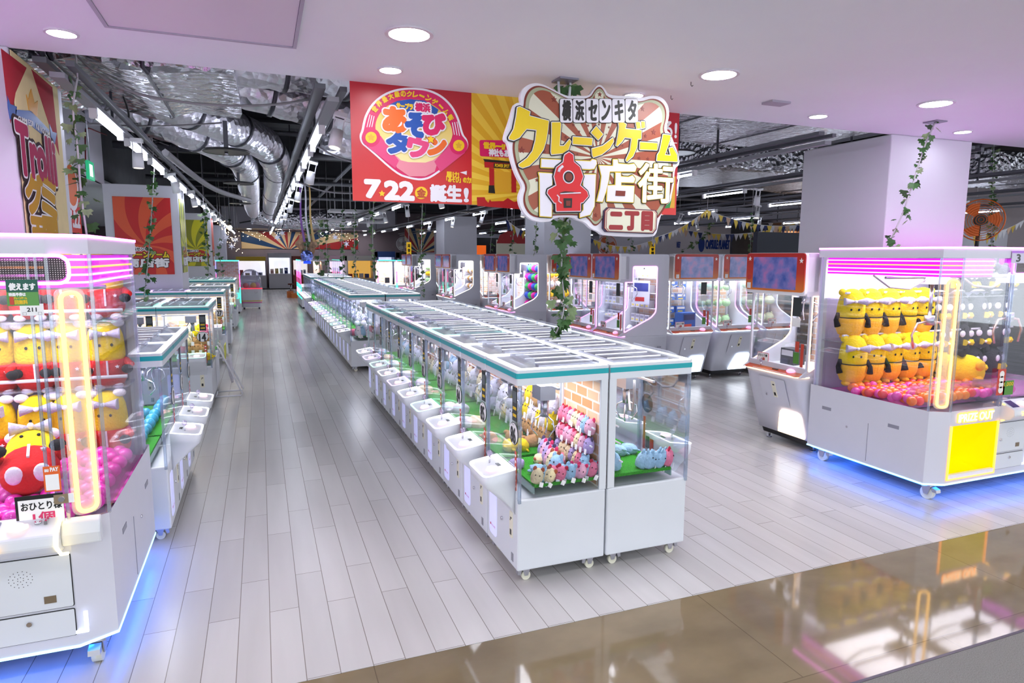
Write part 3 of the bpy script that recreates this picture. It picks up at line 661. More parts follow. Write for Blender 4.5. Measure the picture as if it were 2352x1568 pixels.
def giant(label, plate=None):
    W, D = 2.9, 1.5; h = W / 2; t = thing('giant_crane_machine', label, 'crane machine')
    pl = [(-h, .09), (-h + .17, 0), (h - .17, 0), (h, .09), (h, D), (-h, D)]
    def ins(q, z=None): return [(-h + q, .09 + q * .4), (-h + .17 + q * .4, q), (h - .17 - q * .4, q), (h - q, .09 + q * .4), (h - q, D - q), (-h + q, D - q)]
    # lower cabinet: shell with two prize openings in the front
    mb = MB(); zt = .87
    mb.ring(pl, ins(.02), 'z', .17, .19)
    o3 = pl
    mb2 = MB()
    n = 6
    for i in (0, 2, 3, 4, 5):
        j = (i + 1) % 6; mb2.add([(*pl[i], .17), (*pl[j], .17), (*pl[j], zt), (*pl[i], zt)], [(0, 1, 2, 3)])
    hole = []
    for s in (0, 1):
        x = -h + 1.45 * s; hole.append([(x + .18, .205), (x + .85, .205), (x + .85, .73), (x + .18, .73)])
    from mathutils.geometry import tessellate_polygon
    plate_hole(mb2, [(-h + .17, .17), (h - .17, .17), (h - .17, zt), (-h + .17, zt)], hole, 'y', 0, .012)
    mb2.add([(*p, .17) for p in pl], [tuple(range(6))]); mb2.add([(*p, zt - .09) for p in ins(.012)], [tuple(range(6))])
    mb2.build('cabinet', GREYW, t)
    MB().ring(ins(-.004), ins(.012), 'z', .155, .17).build('base_light', CYANN, t)
    MB().ring(ins(.03), ins(.055), 'z', .14, .15).build('underglow_strip', BLUEE, t)
    MB().prism(ins(.06), 'z', .15, .168).build('chassis', DKMETAL, t)
    for sx in (-1, 1):
        for y in (.11, D - .14):
            x = sx * (h - .11); c = MB().box(x - .05, y - .05, .135, x + .05, y + .05, .15).prism([(y - .05, .135), (y + .05, .135), (y + .02, .05), (y - .02, .05)], 'x', x - .036, x - .03).prism([(y - .05, .135), (y + .05, .135), (y + .02, .05), (y - .02, .05)], 'x', x + .03, x + .036).prism([(y - .05, .13), (y - .1, .115), (y - .105, .085), (y - .06, .09)], 'x', x - .03, x + .03).build('caster', METAL, t)
            MB().cyl((x - .025, y, .062), 'x', .062, .05, 20).cyl((x - .03, y, .062), 'x', .02, .06, 10).build('wheel', WHEELM, c)
    # prize openings, consoles, doors
    for s in (0, 1):
        x = -h + 1.45 * s
        MB().add([(x + .18, .005, .205), (x + .85, .005, .205), (x + .85, .005, .73), (x + .18, .005, .73), (x + .21, .42, .24), (x + .82, .42, .24), (x + .82, .42, .73), (x + .21, .42, .73)],
                 [(4, 5, 6, 7), (0, 1, 5, 4), (1, 2, 6, 5), (3, 0, 4, 7), (2, 3, 7, 6)]).build('prize_chute', YELP, t)
        MB().tube([(x + .185, -.008, .73), (x + .185, -.008, .21), (x + .845, -.008, .21), (x + .845, -.008, .73)], .011, 6).build('chute_light', ORNS, t)
        MB().box(x + .19, -.012, .215, x + .84, .02, .255).build('chute_lip', WHITEP, t)
        mb = MB(); put_text(mb, 'PRIZE OUT', x + .29, .765, x + .76, .84, -.012, wt=.0025); mb.box(x + .265, -.016, .765, x + .277, -.012, .84)
        g = mb.build('prize_lettering', M('warm_white_letters', '#fff6d8', .4, emit='#fff0c0', es=1.5), t)
        mb = MB(); put_text(mb, 'PRIZE OUT', x + .29, .765, x + .76, .84, -.004, wt=.016); mb.box(x + .258, -.004, .758, x + .284, -.003, .847); mb.build('prize_lettering_halo', ORNS, t)  # orange halo of the backlit letters, made as a glowing wider copy
        # console shelf with screen, button and coin slot, wedge with neon arrow
        cx0, cx1 = x + .87, x + 1.25
        prof = [(.012, .72), (-.10, .755), (-.14, .80), (-.13, .86), (.012, .93)]
        MB().prism(prof, 'x', cx0, cx1).build('console', WHITE, t, bev=.012)
        MB().prism([(.012, .74), (-.04, .76), (-.05, .82), (-.03, .88), (.012, .9)], 'x', cx1, x + 1.43).build('console_wing', WHITE, t, bev=.008)
        if s: MB().tube([(cx1 + .004, .0, .935), (cx1 + .004, -.125, .868), (cx1 + .004, -.148, .80), (cx1 + .012, -.108, .745), (cx1 + .02, -.03, .715)], .009, 6).build('console_neon', M('pale_yellow_neon', '#fff0b0', .4, emit='#ffe79a', es=2.2), t)
        mb = MB(); mb.tube([(cx0 - .01, -.02, .90), (cx0 + .14, -.165, .82), (cx0 - .01, -.02, .73)], .008, 6); mb.build('console_arrow', ORN, t)
        k = lambda yy: .93 + (yy - .012) * .07 / .142
        def flat(xa, xb, ya, yb, up, m, nm, par=t): return MB().add([(xa, ya, k(ya) + up), (xb, ya, k(ya) + up), (xb, yb, k(yb) + up), (xa, yb, k(yb) + up)], [(0, 1, 2, 3)]).build(nm, m, par)
        flat(cx0 + .02, cx0 + .12, -.1, -.01, .003, M('console_screen', '#2a2240', .15, emit='#3a2a70', es=.3), 'console_screen')
        b = MB().cyl((cx0 + .2, -.06, k(-.06)), 'z', .05, .012, 18, r2=.046).build('button', M('peach_button', '#ffd2c4', .25, emit='#ffb9ac', es=.8), t)
        MB().ball((cx0 + .2, -.06, k(-.06) + .01), (.033, .033, .02), 14, 7).build('button_dome', M('pale_button_dome', '#ffe9ea', .15, emit='#ffd6dc', es=.7), b)
        MB().cyl((cx0 + .285, -.04, k(-.04)), 'z', .016, .01, 12).build('key_switch', CHROME, t)
        MB().box(cx0 + .315, -.06, k(-.04) - .005, cx0 + .33, -.01, k(-.02) + .004).build('card_slot', CHROME, t)
        dx0, dx1 = cx0 - .01, cx1 + .02
        for nm, z0, z1 in (('service_door', .405, .70), ('lower_door', .235, .385)):
            dd = MB().prism(rrect(dx0, z0, dx1, z1, .008, 2), 'y', -.008, .002).build(nm, WHITE, t)
            MB().ring(rrect(dx0 - .004, z0 - .004, dx1 + .004, z1 + .004, .01, 2), rrect(dx0, z0, dx1, z1, .008, 2), 'y', -.0035, .003).build('door_gap', BLACK, dd)
            MB().cyl(((dx0 + dx1) / 2 if z0 < .3 else dx0 + .05, -.016, z1 - .045 if z0 < .3 else z0 + .13), 'y', .013, .01, 12).build('lock', CHROME, dd)
            if z0 > .3:
                MB().box(dx1 - .13, -.011, z0 + .035, dx1 - .075, -.007, z0 + .075).build('badge', M('bronze_badge', '#8a7a66', .4, .6), dd)
                mb = MB()
                for r_, c_ in ((.012, 6), (.028, 10), (.044, 16)):
                    for q in range(c_): mb.prism(circ((dx0 + dx1) / 2 + r_ * 1.2 * cos(2 * pi * q / c_ + r_ * 40) - .02, z0 + .19 + r_ * sin(2 * pi * q / c_ + r_ * 40), .0022, 6), 'y', -.009, -.007)
                mb.build('speaker_holes', BLACK, dd)
        MB().prism([(x + 1.27, .24), (x + 1.33, .24), (x + 1.33, .36), (x + 1.312, .36), (x + 1.312, .256), (x + 1.27, .256)], 'y', -.01, .002).build('corner_light', M('white_corner_led', '#eaf0ff', .4, emit='#dfe8ff', es=.9), t)
        # LED matrix sign with rounded neon rim at the top
        MB().prism(rrect(x + .87, 2.165, x + 1.36, 2.28, .045, 6), 'y', .012, .03).build('led_sign', MESHG, t)
        q = [(a, .008, b) for a, b in rrect(x + .855, 2.15, x + 1.375, 2.292, .055, 6)]
        MB().tube(q, .009, 6, closed=True).build('sign_neon', PINKN, t)
    # header, roof and light strips
    MB().ring(pl, ins(.05), 'z', 2.30, 2.385).build('header', GREYW, t)
    MB().prism(ins(.03), 'z', 2.345, 2.36).build('roof', WHITE, t)
    MB().ring(ins(-.004), ins(.02), 'z', 2.385, 2.402).build('top_light', PINKE, t)
    # glazing
    def pane(i, nm, mat=ACR):
        a, b = pl[i], pl[(i + 1) % 6]; d = Vector((b[0] - a[0], b[1] - a[1])).normalized(); nrm = Vector((-d.y, d.x)) * .012; u = Vector(a) + d * .015 + nrm; w = Vector(b) - d * .015 + nrm; n2 = nrm * .7
        MB().add([(u.x, u.y, zt), (w.x, w.y, zt), (w.x, w.y, 2.3), (u.x, u.y, 2.3), (u.x + n2.x, u.y + n2.y, zt), (w.x + n2.x, w.y + n2.y, zt), (w.x + n2.x, w.y + n2.y, 2.3), (u.x + n2.x, u.y + n2.y, 2.3)], [(0, 1, 2, 3), (7, 6, 5, 4), (0, 4, 5, 1), (1, 5, 6, 2), (2, 6, 7, 3), (3, 7, 4, 0)]).build(nm, mat, t)
    for i, nm in ((0, 'corner_glass'), (1, 'front_glass'), (2, 'corner_glass'), (3, 'side_glass'), (5, 'side_glass')): pane(i, nm)
    for x in (-h + .84, -h + .875, -.015, .015, h - .25, h - .215): MB().box(x - .006, -.004, zt, x + .006, .014, 2.3).build('acrylic_bar', ACRE, t)
    for sx in (-1, 1):
        for p in ((sx * h, .095), (sx * (h - .17), .004)): MB().box(p[0] - .008, p[1] - .004, zt, p[0] + .008, p[1] + .012, 2.3).build('acrylic_edge', ACRE, t)
        # neon loop on the chamfer
        c = Vector((sx * (h - .085), .035, 0)); d = Vector((-sx * .17, -.09, 0)).normalized(); lo = rrect(-.045, .915, .045, 2.1, .045, 6)
        MB().tube([(c.x + d.x * a, c.y + d.y * a, b) for a, b in lo], .0115, 8, closed=True).build('neon_loop', ORN, t)
        lb = rrect(-.07, .895, .07, 2.125, .05, 5); nn = Vector((-d.y, d.x, 0)) * (.014 * (1 if sx > 0 else -1)); nn = nn if nn.y > 0 else -nn
        MB().loft([[(c.x + d.x * a + nn.x, c.y + d.y * a + nn.y, b) for a, b in lb], [(c.x + d.x * a + nn.x * 1.5, c.y + d.y * a + nn.y * 1.5, b) for a, b in lb]], smooth=False).build('loop_plate', LIDC, t)
        # magenta light panel with four neon lines under the header
        path = [(sx * (h - .03), D - .1), (sx * (h - .03), .12), (sx * (h - .18), .04), (sx * (h - .62), .04)]
        q = [Vector((a, b, 0)) for a, b in path]
        MB().loft([[(a, b, 2.125), (a, b, 2.295), (a - sx * .006, b + .006, 2.295), (a - sx * .006, b + .006, 2.125)] for a, b in path], smooth=False).build('light_panel', M('magenta_panel', '#c81ed0', .3, emit='#c414d0', es=.55), t)
        for k, zz in enumerate((2.15, 2.19, 2.23, 2.27)):
            MB().tube([(a + (sx * .012 if k2 < 2 else 0), b - (.012 if k2 > 1 else 0), zz) for k2, (a, b) in enumerate(path)], .0065, 5).build('neon_line', (PINKN, PINKN, ORNS, PINKN)[k], t)
    # back wall, corner posts with slots, shelves, ball-pit floor
    MB().box(-h + .02, D - .03, .8, h - .02, D - .015, 2.3).build('back_wall', M('violet_white_wall', '#dcd6f2', .5), t)
    for x in (-h + .06, 0, h - .06):
        mb = MB().box(x - .025, D - .07, .8, x + .025, D - .03, 2.3); mb.build('slotted_post', WHITE, t)
    for z in (1.40, 1.86):
        for x in (-.72, .72): MB().box(x - .68, D - .33, z - .02, x + .68, D - .04, z - .008).build('shelf', glass('shelf_acrylic', '#f0f0ff', .1, .15), t)
        MB().tube([(-h + .05, D - .34, z + .06), (h - .05, D - .34, z + .06)], .012, 8).build('shelf_rail', WHITEP, t)
    MB().box(-h + .02, .45, .80, h - .02, D - .04, .815).build('pit_floor', M('pit_floor_pink', '#e46ac8', .5), t)
    for x in (-.25, 1.2): MB().box(x - .003, .12, .8, x + .003, .5, 1.04).build('chute_fence', ACRE, t)
    MB().box(-h + .2, .445, .8, h - .2, .45, 1.03).build('pit_fence', glass('pit_fence_acrylic', '#fbf4ff', .08, .06), t)
    # gantry and claw
    MB().tube([(-h + .05, .7, 2.1), (h - .05, .7, 2.1)], .014, 8).build('gantry_rail', METAL, t)
    for x in (-.72, .55):
        c = MB().box(x - .12, .6, 2.03, x + .12, .8, 2.12).build('crane_carriage', WHITE, t)
        MB().tube([(x, .7, 2.03), (x, .7, 1.66)], .018, 8).cyl((x, .7, 1.6), 'z', .05, .1, 12).build('claw_mast', METAL, c)
        for q in range(2): MB().tube([(x, .7, 1.64), (x + (.17 if q else -.17), .7, 1.62), (x + (.24 if q else -.24), .7, 1.5), (x + (.2 if q else -.2), .7, 1.36)], .012, 6).build('claw_arm', M('copper_arm', '#d8b0a8', .25, .8), c)
        MB().tube([(x - .1, .7, 2.08), (x - .3, .72, 1.98), (x - .55, .75, 2.0), (x - .75, .78, 2.12)], .011, 6).build('hose', HOSE, c)
    for sx in (-1, 1):
        MB().box(sx * h - .004 if sx > 0 else -h - .003, .38, .62, h + .003 if sx > 0 else -h + .004, .5, .655).build('grip_recess', M('grip_grey', '#8e8d9c', .5), t)
        MB().box(sx * h - .004 if sx > 0 else -h - .003, 1.2, .62, h + .003 if sx > 0 else -h + .004, 1.32, .655).build('grip_recess', M('grip_grey'), t)
        dd = MB().box(h - .002 if sx > 0 else -h - .004, .72, .2, h + .004 if sx > 0 else -h + .002, .725, .6).build('panel_seam', M('seam_grey', '#9c9bab', .5), t)
        MB().cyl((sx * (h - .002) - (0 if sx > 0 else .008), .98, .5), 'x', .012, .01, 10).build('side_lock', CHROME, t)
    return t
gl = giant('giant glass crane machine with pink top light and pink balls at the left edge'); gl.location = (-2.297, 3.945, 0)
gr = dup(gl, (7.25, 4.04, 0), 0, 'giant glass crane machine with yellow prize chute and orange balls at right')
for g, wt in ((gl, 22), (gr, 20)):
    for x in (-.72, .72): area('machine_light', (g.location.x + x, g.location.y + .8, 2.28), 1.2, 1.0, wt, (1, .95, 1))
# papers and stickers fixed to the left giant machine's front
def paper(name, label, cat, pa, pb, y, mat, extra=None, th=.003):
    a, b = at_y(*pa, y), at_y(*pb, y); x0, x1 = sorted((a.x, b.x)); z0, z1 = sorted((a.z, b.z))
    t = MB().box(x0, y - th, z0, x1, y, z1).build(name, mat); tag(t, label, cat)
    return t, x0, z0, x1, z1
yf = 3.94
t, x0, z0, x1, z1 = paper('price_card', 'white card reading 211 taped to the left giant machine', 'card', (45, 698), (102, 724), yf, PAPER)
mb = MB(); w, hh = x1 - x0, z1 - z0; put_text(mb, '211', x0 + w * .3, z0 + hh * .35, x0 + w * .7, z0 + hh * .68, yf - .003, wt=.0008); mb.build('numeral', BLACK, t)
for a in (.1, .75): MB().ring(rrect(x0 + w * a, z0 + hh * .06, x0 + w * (a + .16), z0 + hh * .3, .001, 1), rrect(x0 + w * a + .0012, z0 + hh * .06 + .0012, x0 + w * (a + .16) - .0012, z0 + hh * .3 - .0012, .001, 1), 'y', yf - .0042, yf - .003).build('tick_box', M('line_grey', '#9a9aa2', .6), t)
t, x0, z0, x1, z1 = paper('poster_card', 'dark green offer card with white lettering on the left giant machine', 'poster', (12, 642), (91, 701), yf, M('card_green', '#12594a', .5)); w, hh = x1 - x0, z1 - z0
MB().box(x0, yf - .0042, z0, x1, yf - .003, z0 + hh * .52).build('lower_half', M('card_light_green', '#5c9a4a', .5), t)
mb = MB(); put_text(mb, '使えます', x0 + w * .1, z0 + hh * .6, x0 + w * .92, z0 + hh * .86, yf - .0045, wt=.0022); mb.build('lettering', PAPER, t)
mb = MB(); put_text(mb, '映画半券は', x0 + w * .08, z0 + hh * .37, x0 + w * .6, z0 + hh * .5, yf - .0045, wt=.001); mb.build('small_lettering', PAPER, t)
mb = MB(); put_text(mb, 'クレーンゲーム', x0 + w * .22, z0 + hh * .25, x0 + w * .63, z0 + hh * .34, yf - .0045, wt=.0008); put_text(mb, '回無料', x0 + w * .24, z0 + hh * .06, x0 + w * .64, z0 + hh * .22, yf - .0045, wt=.001); mb.build('yellow_lettering', STKY, t)
mb = MB(); put_text(mb, '1', x0 + w * .1, z0 + hh * .06, x0 + w * .2, z0 + hh * .33, yf - .0045, wt=.0025); mb.build('red_numeral', STK, t)
t, x0, z0, x1, z1 = paper('payment_sticker', 'orange payment sticker on the front glass of the left giant machine', 'sticker', (98, 1072), (142, 1126), yf, M('pay_orange', '#e8641e', .5)); w, hh = x1 - x0, z1 - z0
MB().box(x0 + w * .1, yf - .0042, z0 + hh * .06, x1 - w * .1, yf - .003, z0 + hh * .68).build('blank_field', PAPER, t)
mb = MB(); put_text(mb, 'au PAY', x0 + w * .1, z0 + hh * .8, x1 - w * .1, z0 + hh * .95, yf - .0035, wt=.0012); mb.build('lettering', PAPER, t)
t, x0, z0, x1, z1 = paper('limit_sign', 'striped sign asking one prize per person on the left giant machine', 'sign', (33, 1142), (150, 1196), yf - .003, BLACK); w, hh = x1 - x0, z1 - z0
MB().box(x0 + w * .06, yf - .0075, z0, x1, yf - .006, z1 - hh * .14).build('sign_face', PAPER, t)
mb = MB(); put_text(mb, 'おひとり様', x0 + w * .12, z0 + hh * .5, x1 - w * .04, z0 + hh * .78, yf - .0078, wt=.0012); mb.build('lettering', BLACK, t)
mb = MB(); put_text(mb, '1個', x0 + w * .35, z0 + hh * .05, x0 + w * .8, z0 + hh * .42, yf - .0078, wt=.002); mb.build('pink_lettering', M('sign_pink', '#d8366a', .5), t)
p = at_y(142, 1145, yf - .006); t = thing('door_lock', 'steel lock plate on the front glass of the left giant machine', 'lock', tuple(p))
MB().box(-.035, -.004, -.025, .03, .003, .025).build('plate', M('bronze_plate', '#a8957c', .35, .8), t); MB().cyl((0, -.012, 0), 'y', .015, .012, 14).build('barrel', CHROME, t); MB().box(.03, -.002, -.025, .055, .003, .025).build('bracket', WHITEP, t)
t, x0, z0, x1, z1 = paper('number_card', 'clear tag with a black 3 on the header of the right giant machine', 'card', (2325, 576), (2352, 604), 4.033, M('card_lilac', '#cfc8de', .4)); w, hh = x1 - x0, z1 - z0
mb = MB(); put_text(mb, '3', x0 + w * .35, z0 + hh * .12, x0 + w * .65, z0 + hh * .72, 4.0295, wt=.003); mb.build('numeral', BLACK, t); MB().box(x0, 4.0285, z1 - hh * .18, x1, 4.03, z1).build('top_band', M('card_violet', '#b46ae0', .4), t)
t, x0, z0, x1, z1 = paper('offer_sticker', 'green sticker reading 1000 on the front glass of the right giant machine', 'sticker', (2305, 875), (2325, 905), 4.035, STKG); w, hh = x1 - x0, z1 - z0
mb = MB(); put_text(mb, '1,000', x0 + w * .05, z0 + hh * .6, x1 - w * .05, z1 - hh * .1, 4.0315, wt=.0012); mb.build('lettering', STKY, t)
t, x0, z0, x1, z1 = paper('warning_strip', 'tall red warning strip on the front glass of the right giant machine', 'sticker', (2293, 848), (2305, 906), 4.035, STK)
for k in range(4): MB().prism(circ((x0 + x1) / 2, z0 + (z1 - z0) * (.2 + k * .2), (x1 - x0) * .3, 10), 'y', 4.0305, 4.032).build('round_mark', STKW, t)

# ================================================================= SCREEN CRANE MACHINES
OGRAD = grad_mat('orange_console_print', ('#c8391c', '#e8793e', '#b9401f', '#e9906a'), 0, -.46, .46, .3)
BEZ = grad_mat('red_orange_bezel', ('#e07a2a', '#c4321e', '#b3120f'), 2, 1.9, 2.33, .35)
def screen_mat():
    m, nt, p, N = new_mat('blossom_screen'); L = nt.links.new; tc = N('TexCoord'); n = N('TexNoise'); n.inputs['Scale'].default_value = 5; n.inputs['Detail'].default_value = 7
    rp = N('ValToRGB'); e = rp.color_ramp.elements; e[0].color = lin('#2e4a8e'); e[0].position = .35; e[1].color = lin('#b06a9a'); e[1].position = .68; k = e.new(.5); k.color = lin('#6a6aa8')
    L(tc.outputs['Object'], n.inputs[0]); L(n.outputs['Fac'], rp.inputs[0]); L(rp.outputs[0], p.inputs['Base Color']); L(rp.outputs[0], p.inputs['Emission Color']); p.inputs['Emission Strength'].default_value = .12; p.inputs['Roughness'].default_value = .12
    m.cycles.emission_sampling = 'NONE'; return m
SCRM = screen_mat()
def screen_machine(label, trim=PINKN, edge=LEDW, back=None):
    t = thing('screen_crane_machine', label, 'crane machine'); h = .47
    def pr_(yf, z, hx, r): return [(x, y, z) for x, y in rpoly([(-hx, 1.0), (-hx, yf), (hx, yf), (hx, 1.0)], [0, r, r, 0], 5)]
    MB().loft([pr_(.27, .15, .435, .05), pr_(.16, .5, .45, .08), pr_(.03, .88, .465, .13), pr_(.0, .93, h, .15)]).build('base_cabinet', GREYW, t)
    MB().loft([pr_(.32, .08, .41, .05), pr_(.3, .15, .42, .05)], smooth=False).build('plinth', BLACK, t)
    for x, y in ((-.36, .4), (.36, .4), (-.36, .9), (.36, .9)):
        c = MB().cyl((x, y, .0), 'z', .035, .012, 12).cyl((x, y, .01), 'z', .012, .08, 8).build('levelling_foot', METAL, t)
    e = pr_(.0, .932, h, .15); MB().tube([p for p in e if p[1] < .95], .008, 6).build('console_light', edge, t)
    q = rpoly([(-h, .2), (-h, .0), (h, .0), (h, .2)], [0, .15, .15, 0], 5)
    MB().loft([[(x, y, .934 + y * .3) for x, y in q], [(x, y, .94 + y * .3) for x, y in q]], smooth=False).build('console_top', OGRAD, t)
    MB().box(-.3, .015, .9425, .25, .035, .9485).build('console_stripe', WHITEP, t)
    j = MB().cyl((-.25, .1, .96), 'z', .006, .06, 8).build('joystick', CHROME, t); MB().ball((-.25, .1, 1.03), .022, 10, 7).build('knob', CRYS, j)
    MB().ball((.25, .1, .975), (.06, .06, .03), 16, 8).build('button', M('pink_dome_button', '#ffc4e0', .2, emit='#ff9ad2', es=.7), t)
    MB().box(-.02, .06, .962, .06, .1, .968).build('display', M('tiny_screen'), t)
    fy = lambda z: .27 - (z - .15) * .27 / .78
    P3 = lambda x, z, d: (x, fy(z) - d, z)
    ch = rpoly([(-.06, .165), (.36, .165), (.36, .47), (.06, .47)], [.01, .01, .05, .05], 4)
    mb = MB(); poly_flat(mb, ch, 0, .012, fn=P3); mb.build('prize_opening', M('white_lit_opening', '#ffffff', .4, emit='#eef4ff', es=1.5), t)
    MB().tube([P3(x, z, .012) for x, z in ch], .006, 5, closed=True).build('opening_light', edge, t)
    mb = MB(); poly_flat(mb, [(-.2, .52), (.22, .52), (.22, .86), (-.2, .86)], 0, .004, fn=P3)
    dd = mb.build('service_door', GREYW, t)
    mb = MB(); poly_flat(mb, rrect(.0, .62, .06, .82, .008, 2), 0, .010, fn=P3); cp = mb.build('coin_panel', CREAM, dd)
    mb = MB(); poly_flat(mb, [(.015, .64), (.045, .64), (.045, .68), (.015, .68)], 0, .012, fn=P3); poly_flat(mb, [(.02, .77), (.05, .77), (.05, .785), (.02, .785)], 0, .012, fn=P3); mb.build('coin_slot', BLACK, dd)
    p = P3(-.12, .63, .01); MB().cyl(p, 'y', .014, .012, 10).build('lock', CHROME, dd)
    # side panels with the long window
    win = rpoly([(.13, 1.0), (.66, 1.24), (.76, 1.34), (.76, 2.13), (.28, 2.13), (.28, 1.86), (.13, 1.86)], [.02, .05, .05, .03, .03, .01, .01], 3)
    out = rpoly([(.0, .93), (1.0, .93), (1.0, 2.34), (.04, 2.34), (.04, 1.86), (.105, 1.86), (.105, 1.0)], [.01, .01, .06, .01, .01, .01, .01], 3)
    for sx in (-1, 1):
        a, b = sorted((sx * h, sx * (h - .022))); mb = MB(); plate_hole(mb, out, [win], 'x', a, b); mb.build('side_panel', GREYW, t)
        MB().tube([(sx * (h + .001), y, z) for y, z in win], .0075, 6, closed=True).build('window_light', trim, t)
        for y in (.45, .85): MB().box(sx * h - .004 if sx > 0 else -h - .003, y - .04, .70, h + .003 if sx > 0 else -h + .004, y + .04, .73).build('grip_recess', M('grip_grey'), t)
        MB().prism(win, 'x', sx * (h - .012) - .002, sx * (h - .012) + .002).build('side_glass', ACR, t)
    MB().box(-h + .02, .118, .985, h - .02, .124, 1.87).build('front_glass', ACR, t)
    MB().box(-h + .02, .10, .97, h - .02, .16, 1.03).build('glass_sill', GREYW, t)
    MB().box(-h + .02, .2, 2.29, h - .02, 1.0, 2.33).build('roof', WHITE, t)
    MB().box(-h + .02, .96, .93, h - .02, .98, 2.3).build('back_board', back or BRK2, t)
    MB().box(-h + .02, .16, .95, h - .02, .97, .965).build('playfield', M('pale_playfield', '#dfe6ea', .5), t)
    for x in (-h + .06, h - .06): MB().box(x - .02, .92, .95, x + .02, .96, 2.29).build('slotted_post', WHITE, t)
    # head with screen
    MB().prism(rrect(-h, 1.865, h, 2.35, .05, 5), 'y', .0, .20).build('screen_housing', WHITEP, t)
    bz = MB().prism(rrect(-h + .004, 1.905, h - .004, 2.346, .05, 5), 'y', -.012, .0).build('bezel', BEZ, t)
    MB().box(-.345, -.016, 1.93, .345, -.011, 2.30).build('screen', SCRM, bz)
    mb = MB()
    for x, z, r in ((-.41, 2.28, .03), (.41, 2.26, .032)): mb.add([], [], 0); poly_flat(mb, star(x, z, r), -.012, .002)
    mb.build('star_print', PAPER, bz)
    MB().prism(circ(-.41, 2.06, .035, 16), 'y', -.015, -.011).build('round_badge', M('badge_red', '#c2302c', .4), bz)
    MB().box(-.44, -.015, 1.92, -.38, -.011, 1.99).build('code_card', PAPER, bz)
    # claw and stickers
    MB().box(-h + .03, .5, 2.08, h - .03, .53, 2.11).build('rail', METAL, t)
    MB().box(-.08, .44, 1.93, .12, .6, 2.09).build('crane_carriage', METAL, t)
    MB().tube([(0, .5, 2.0), (-.15, .55, 1.85), (-.3, .6, 1.9), (-.38, .62, 2.1)], .01, 6).build('hose', HOSE, t)
    c = MB().cyl((.02, .5, 1.76), 'z', .05, .18, 12).build('claw', METAL, t)
    for k in range(3):
        a = 2 * pi * k / 3 + .5; u, v = cos(a), sin(a); MB().tube([(.02 + .03 * u, .5 + .03 * v, 1.78), (.02 + .13 * u, .5 + .13 * v, 1.74), (.02 + .15 * u, .5 + .15 * v, 1.64), (.02 + .08 * u, .5 + .08 * v, 1.54)], .009, 5).build('claw_finger', CHROME, c)
    ls = MB().prism(rrect(-.33, 1.02, -.14, 1.13, .012, 3), 'y', .108, .116).build('limit_sign', M('limit_pink', '#d8909c', .5), t)
    MB().box(-.322, .106, 1.028, -.148, .108, 1.122).build('sign_face', PAPER, ls)
    mb = MB(); put_text(mb, 'おひとり様', -.31, 1.08, -.16, 1.112, .1055, wt=.001); put_text(mb, '1個', -.25, 1.035, -.2, 1.07, .1055, wt=.0015, m=1); mb.build('lettering', [BLACK, STK], ls)
    st = MB().box(.355, .112, 1.04, .395, .117, 1.31).build('sticker_strip', STK, t)
    MB().box(.25, .112, 1.07, .33, .117, 1.2).build('offer_sticker', STKG, t); MB().box(.27, .112, 1.21, .325, .117, 1.33).build('payment_sticker', STK, t); MB().box(.2, .112, 1.62, .32, .117, 1.84).build('price_sticker', STKB, t)
    nc = MB().box(.2, .112, 1.5, .32, .117, 1.6).build('number_card', PAPER, t)
    return t
WTRIM = M('white_window_led', '#fffaf0', .4, emit='#fff6ea', es=1.8); CTRIM = M('cool_window_led', '#eaf6ff', .4, emit='#d4ecff', es=1.8); OTRIM = M('warm_console_led', '#ffd9b0', .4, emit='#ffcf9a', es=1.8)
def relight(r, edge, trim):
    for c in r.children:
        for key, m in (('console_light', edge), ('opening_light', edge), ('window_light', trim)):
            if c.name.startswith(key): c.data = GM.setdefault((c.data.name, m.name), c.data.copy()); c.data.materials[0] = m
sm = screen_machine('screen crane machine with warm orange console beside the right giant machine'); sm.location = (5.66, 6.05, 0); sm.rotation_euler = (0, 0, L90); relight(sm, OTRIM, OTRIM)
GS = 'screen crane machines along the right aisle'; sm['group'] = GS
SCR = [sm]
def place_screen(x, y, rot, lb, edge=LEDW, trim=WTRIM):
    r = dup(sm, (x, y, 0), rot, lb, GS); relight(r, edge, trim); SCR.append(r); return r
FR = ['near island', 'second island', 'third island', 'far island']
for k, (y0, edge, trim) in enumerate([(10.1, PINKN, PINKN), (15.3, PINKN, WTRIM), (20.6, LEDW, WTRIM), (26.3, LEDW, WTRIM)]):
    for i in range(2): place_screen(5.66, y0 + i * 1.0, L90, 'screen crane machine facing the centre rows on the %s, %s one' % (FR[k], ('nearer', 'farther')[i]), edge, trim)
    for i in range(3 if k == 0 else 1 if k == 3 else 2): place_screen(7.28 + i * 1.06, y0 - .42, 0, 'screen crane machine facing the camera on the %s, %s from its left' % (FR[k], ORD[i]), CTRIM, (CTRIM, PINKN)[i % 2])
    area('machine_light', (6.2, y0 + .5, 2.27), .6, 1.8, 36); area('machine_light', (7.28 + (.53 if k else 1.06), y0 + .1, 2.27), 3.0 if k == 0 else 1.9, .6, 40)
area('machine_light', (6.2, 6.05, 2.27), .6, .8, 18)
#@@PLUSH

